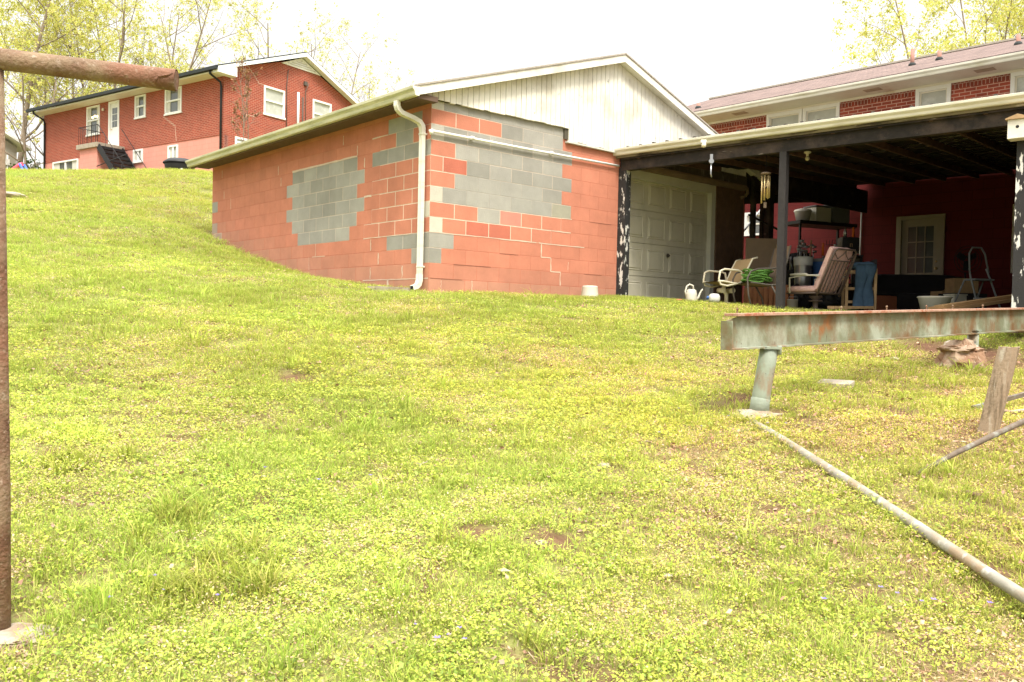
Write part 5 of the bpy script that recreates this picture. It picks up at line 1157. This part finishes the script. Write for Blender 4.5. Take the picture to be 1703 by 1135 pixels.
def inside(x, y):
    """under the buildings and slabs"""
    g = (x > -.01) & (x < 7.2) & (y > -.01) & (y < 7.0)
    c = (x > 4.0) & (x < 12) & (y > -9.2) & (y < 0)
    dx = x-3.7; dy = y+.05; lx = dx*.9914+dy*.1305; ly = -dx*.1305+dy*.9914
    hole = np.zeros(np.shape(x), bool)
    for hx, hy, hr in HOLES: hole |= np.hypot(x-hx, y-hy) < hr
    c2 = (lx > .22) & (lx < 8) & (ly < .02) & (ly > -9)
    return g | c2 | hole | ((x > 7) & (y > -1) & (y < 8))
bands = [(1.9, 4.2, 760, 1.0), (4.2, 6.5, 560, 1.12), (6.5, 10, 310, 1.4), (10, 14, 160, 1.75), (14, 20, 85, 2.2), (20, 29, 38, 3.0)]
PX, PY, PS, PD = [], [], [], []
for d0, d1, dens, sc in bands:
    hw = .72; area = hw*(d1*d1-d0*d0); n = int(area*dens); d = np.sqrt(rs.uniform(d0*d0, d1*d1, n)); t = rs.uniform(-hw, hw, n)
    x = CAM.x+HF.x*d+HR.x*d*t; y = CAM.y+HF.y*d+HR.y*d*t; ok = ~inside(x, y)
    PX.append(x[ok]); PY.append(y[ok]); PS.append(np.full(ok.sum(), sc)); PD.append(d[ok])
x = np.concatenate(PX); y = np.concatenate(PY); s = np.concatenate(PS); dd = np.concatenate(PD); n = len(x)
z = gz_arr(x, y); b = bare(x, y); b = np.maximum(b, np.clip((nA(x+9, y+4, 3.2)-.78)*9, 0, .9)*(dd < 13)); dry = dryness(x, y); keep = rs.rand(n) > b*.96
x, y, s, z, dry, dd = (a[keep] for a in (x, y, s, z, dry, dd)); n = len(x); print('clumps', n)
f1 = nA(x, y, .8); f2 = nB(x, y, 1.7); f3 = nC(x, y, 1.1)
kind = np.zeros(n, int)   # 0 clover 1 yellow 2 fine 3 tuft 4 straw 5 deadleaf
u = rs.rand(n)
far = np.clip((dd-8)/6, 0, 1)
f1 = np.clip(.5+1.7*(f1-.5), 0, 1); f2 = np.clip(.5+1.8*(f2-.5), 0, 1); f3 = np.clip(.5+1.7*(f3-.5), 0, 1)
pw = np.stack([np.clip(1.5*(f1-.25), .05, 2)*(1-.8*far), np.clip(1.9*(f2-.33)+.9*dry, .04, 2)*(1-.5*far), np.clip(3.4*(f3-.30), .25, 2)*(1+1.3*far),
               .018*np.clip((f3-.56)*9, .04, 2)*(1-.9*far), .10+1.1*dry, .035+.75*dry], 1)
cum = np.cumsum(pw/pw.sum(1, keepdims=True), 1); kind = (u[:, None] > cum).sum(1)
yaw = rs.rand(n)*6.283; sc = s*rs.uniform(.75, 1.3, n)
tint = .82+.42*nD(x, y, .55)+rs.normal(0, .06, n)
gshift = nA(x+50, y, .35)      # broad patches: greener or yellower
def emit(name, kinds, mat, boost=1.0, extra=None):
    VV, FF, CC = [], [], []; off = 0
    for kname, kid in kinds:
        pl = protos[kname]; idx = np.nonzero(kind == kid)[0]; pick = rs.randint(len(pl), size=len(idx))
        for pi, (pv, pf, pc) in enumerate(pl):
            I = idx[pick == pi]
            if not len(I): continue
            c, s_ = np.cos(yaw[I]), np.sin(yaw[I]); k = sc[I]
            # plants far away are drawn wider, not taller
            kz = np.minimum(k, 1.35)
            vx = (pv[None, :, 0]*c[:, None]-pv[None, :, 1]*s_[:, None])*k[:, None]+x[I][:, None]
            vy = (pv[None, :, 0]*s_[:, None]+pv[None, :, 1]*c[:, None])*k[:, None]+y[I][:, None]
            vz = pv[None, :, 2]*kz[:, None]+z[I][:, None]+.002
            VV.append(np.stack([vx, vy, vz], 2).reshape(-1, 3))
            FF.append((pf[None]+(off+np.arange(len(I))*len(pv))[:, None, None]).reshape(-1, 4)); off += len(I)*len(pv)
            dead_ = kname in ('straw', 'deadleaf')
            m = np.stack([1.22-.24*gshift[I], (1.0 if not dead_ else .95)+.08*gshift[I], (1.25 if not dead_ else .95)+.2*gshift[I]], 1)*(1.12 if not dead_ else 1.0)*tint[I][:, None]
            CC.append((pc[None]*m[:, None, :]).reshape(-1, 3))
    V = np.concatenate(VV); o = npmesh(name, V, np.concatenate(FF), mat, np.concatenate(CC)*boost)
    o['kind'] = 'stuff'; print(name, len(V)); return o
gl = mk('lawn_leaf', (.3,.35,.05), attr='Col', rough=.65, var=0, bump=None, trans=.42, spec=.08)
sl_ = mk('straw', (.5,.4,.2), attr='Col', rough=.8, var=0, bump=None, trans=.15, spec=.15)
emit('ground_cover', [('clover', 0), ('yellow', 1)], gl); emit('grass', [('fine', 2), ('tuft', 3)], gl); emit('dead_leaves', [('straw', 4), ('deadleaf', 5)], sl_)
# named clumps of tall grass seen in the photo, and the rough fringe along walls and slab
TALL = []
for px, py, r, k in ((330,990,.16,22),(400,940,.14,16),(300,870,.12,10),(450,985,.10,8),(80,785,.12,8),(130,770,.12,8),(330,850,.10,7),(640,660,.2,6),(610,640,.15,4),(700,690,.18,5),(760,910,.07,4),(900,1075,.10,4),(1520,790,.10,4),(1560,830,.08,3),(230,900,.09,4),(190,770,.1,4)):
    p, t = glook(px, py)
    for i in range(k): TALL.append((p.x+random.gauss(0, r*.6), p.y+random.gauss(0, r*.6), random.uniform(.6, 1.1) if t < 6 else random.uniform(.5, .8)))
for i in range(420):
    q = random.random()
    if q < .5: TALL.append((random.uniform(.1, 3.7), -random.uniform(.04, .7), random.uniform(.3, .62)))
    else: t = random.uniform(-.3, 5.6); TALL.append((3.7+.1305*t-random.uniform(-.12,.5), -.05-.9914*t, random.uniform(.30,.6)))
for i in range(60): a = random.uniform(0, 6.28); q = spot(1264, 6.0, 0); TALL.append((q.x+.24*math.cos(a), q.y+.24*math.sin(a), random.uniform(.25,.5)))
for i in range(300):   # long grass lapping over the fallen pipe
    q = pth[0].lerp(pth[-1], random.random()); TALL.append((q.x+random.uniform(-.09,.09), q.y+random.uniform(-.09,.09), random.uniform(.22,.45)))
VV, FF, CC = [], [], []; off = 0
for tx, ty, k in TALL:
    pv, pf, pc = protos['tuft'][random.randrange(4)]; a = random.random()*6.28; c, s_ = math.cos(a), math.sin(a)
    q = np.stack([(pv[:, 0]*c-pv[:, 1]*s_)*k+tx, (pv[:, 0]*s_+pv[:, 1]*c)*k+ty, pv[:, 2]*k+gz(tx, ty)], 1)
    VV.append(q); FF.append(pf+off); off += len(pv); CC.append(pc*random.uniform(.85, 1.12)*np.array([1.08,.93,1.3]))
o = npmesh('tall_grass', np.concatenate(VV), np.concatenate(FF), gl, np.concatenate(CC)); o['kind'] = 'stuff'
# pebbles, bits of bark and tiny flowers
bits = []
w = MB()
for i in range(240):
    d = math.sqrt(random.uniform(9, 150)); t = random.uniform(-.65, .68); px_ = CAM.x+HF.x*d+HR.x*d*t; py_ = CAM.y+HF.y*d+HR.y*d*t
    if inside(np.array([px_]), np.array([py_]))[0] or (t < .15 and random.random() < .6): continue
    q = random.random(); r = random.uniform(.008, .020); zc = gz(px_, py_)+.012
    w.col = random.choice([(.30,.22,.15),(.26,.18,.12),(.36,.31,.24),(.20,.12,.08)]); w.m = 0
    a = random.random()*6.28; u_ = Vector((math.cos(a), math.sin(a), random.uniform(-.3,.3)))*r*1.8; v_ = Vector((-math.sin(a), math.cos(a), random.uniform(-.3,.3)))*r
    c = Vector((px_, py_, zc+.012)); top = c+Vector((0,0,r*.5))
    P4 = [c-u_, c-v_, c+u_, c+v_]
    for k in range(4): w.poly([P4[k], P4[(k+1)%4], top])
o = w.build('litter', mk('litter_bits', (.6,.5,.4), attr='Col', rough=.9, var=.1, bump=None)); o['kind'] = 'stuff'
w = MB()
for cx, cy, k, col in ((450,610,14,0),(780,1085,5,1),(560,490,14,1),(1520,1010,6,1),(1200,720,6,1),(520,600,3,0),(900,640,8,0),(420,820,5,0),(700,560,10,0),(790,490,10,1),(1080,1000,4,0),(540,795,3,1),(250,1010,4,1)):
    for i in range(k):
        p, t = glook(cx+random.gauss(0, 60), cy+random.gauss(0, 14)); w.col = (.75,.65,.06) if col == 0 else (.22,.17,.48); r = random.uniform(.006,.011)*(1 if t < 7 else 1.6); c = p+Vector((0,0,.045))
        for j in range(5):
            a = j*1.257; w.poly([c, c+Vector((math.cos(a-.5)*r, math.sin(a-.5)*r, .003)), c+Vector((math.cos(a)*r*1.4, math.sin(a)*r*1.4, .005)), c+Vector((math.cos(a+.5)*r, math.sin(a+.5)*r, .003))])
o = w.build('small_flowers', mk('petal', (.7,.6,.1), attr='Col', rough=.7, var=0, bump=None)); o['kind'] = 'stuff'

# ------------------------------------------------------------------ light: bright overcast
wd = bpy.data.worlds.new('World'); S.world = wd; wd.use_nodes = True; nt = wd.node_tree; N = nt.nodes; L = nt.links
bg = N['Background']; sky = N.new('ShaderNodeTexSky'); sky.sky_type = 'NISHITA'; sky.sun_disc = False
SE, SR = R(55), R(203)     # sun behind thin cloud, high at the back left of the viewer
sky.sun_elevation = SE; sky.sun_rotation = SR; sky.dust_density = 4; sky.air_density = 1.2
mx = N.new('ShaderNodeMix'); mx.data_type = 'RGBA'; mx.inputs[0].default_value = .85
L.new(sky.outputs[0], mx.inputs[6]); mx.inputs[7].default_value = (9.6, 9.4, 8.9, 1)
# an overcast sky is darker towards the horizon than overhead
tc = N.new('ShaderNodeTexCoord'); sp = N.new('ShaderNodeSeparateXYZ'); L.new(tc.outputs['Generated'], sp.inputs[0])
mr = N.new('ShaderNodeMapRange'); L.new(sp.outputs['Z'], mr.inputs['Value']); mr.inputs['From Min'].default_value = .38; mr.inputs['From Max'].default_value = .95
mr.inputs['To Min'].default_value = .42; mr.inputs['To Max'].default_value = 1.75
mm = N.new('ShaderNodeMix'); mm.data_type = 'RGBA'; mm.blend_type = 'MULTIPLY'; mm.inputs[0].default_value = 1; mm.clamp_result = False
L.new(mx.outputs[2], mm.inputs[6]); L.new(mr.outputs[0], mm.inputs[7]); L.new(mm.outputs[2], bg.inputs['Color']); bg.inputs['Strength'].default_value = .12
sun = bpy.data.objects.new('sun', bpy.data.lights.new('sun', 'SUN')); COL.objects.link(sun)
sun.data.energy = 1.5; sun.data.angle = R(14); sun.data.color = (1, .95, .86)
# towards the light: azimuth measured clockwise from +Y like the sky's rotation
dv = Vector((math.sin(SR)*math.cos(SE), math.cos(SR)*math.cos(SE), math.sin(SE)))
sun.rotation_euler = dv.to_track_quat('Z', 'Y').to_euler()
S.view_settings.view_transform = 'Standard'; S.view_settings.look = 'None'; S.view_settings.exposure = 1.5; S.view_settings.gamma = 1
S.cycles.max_bounces = 8; S.cycles.diffuse_bounces = 4; S.cycles.use_denoising = True
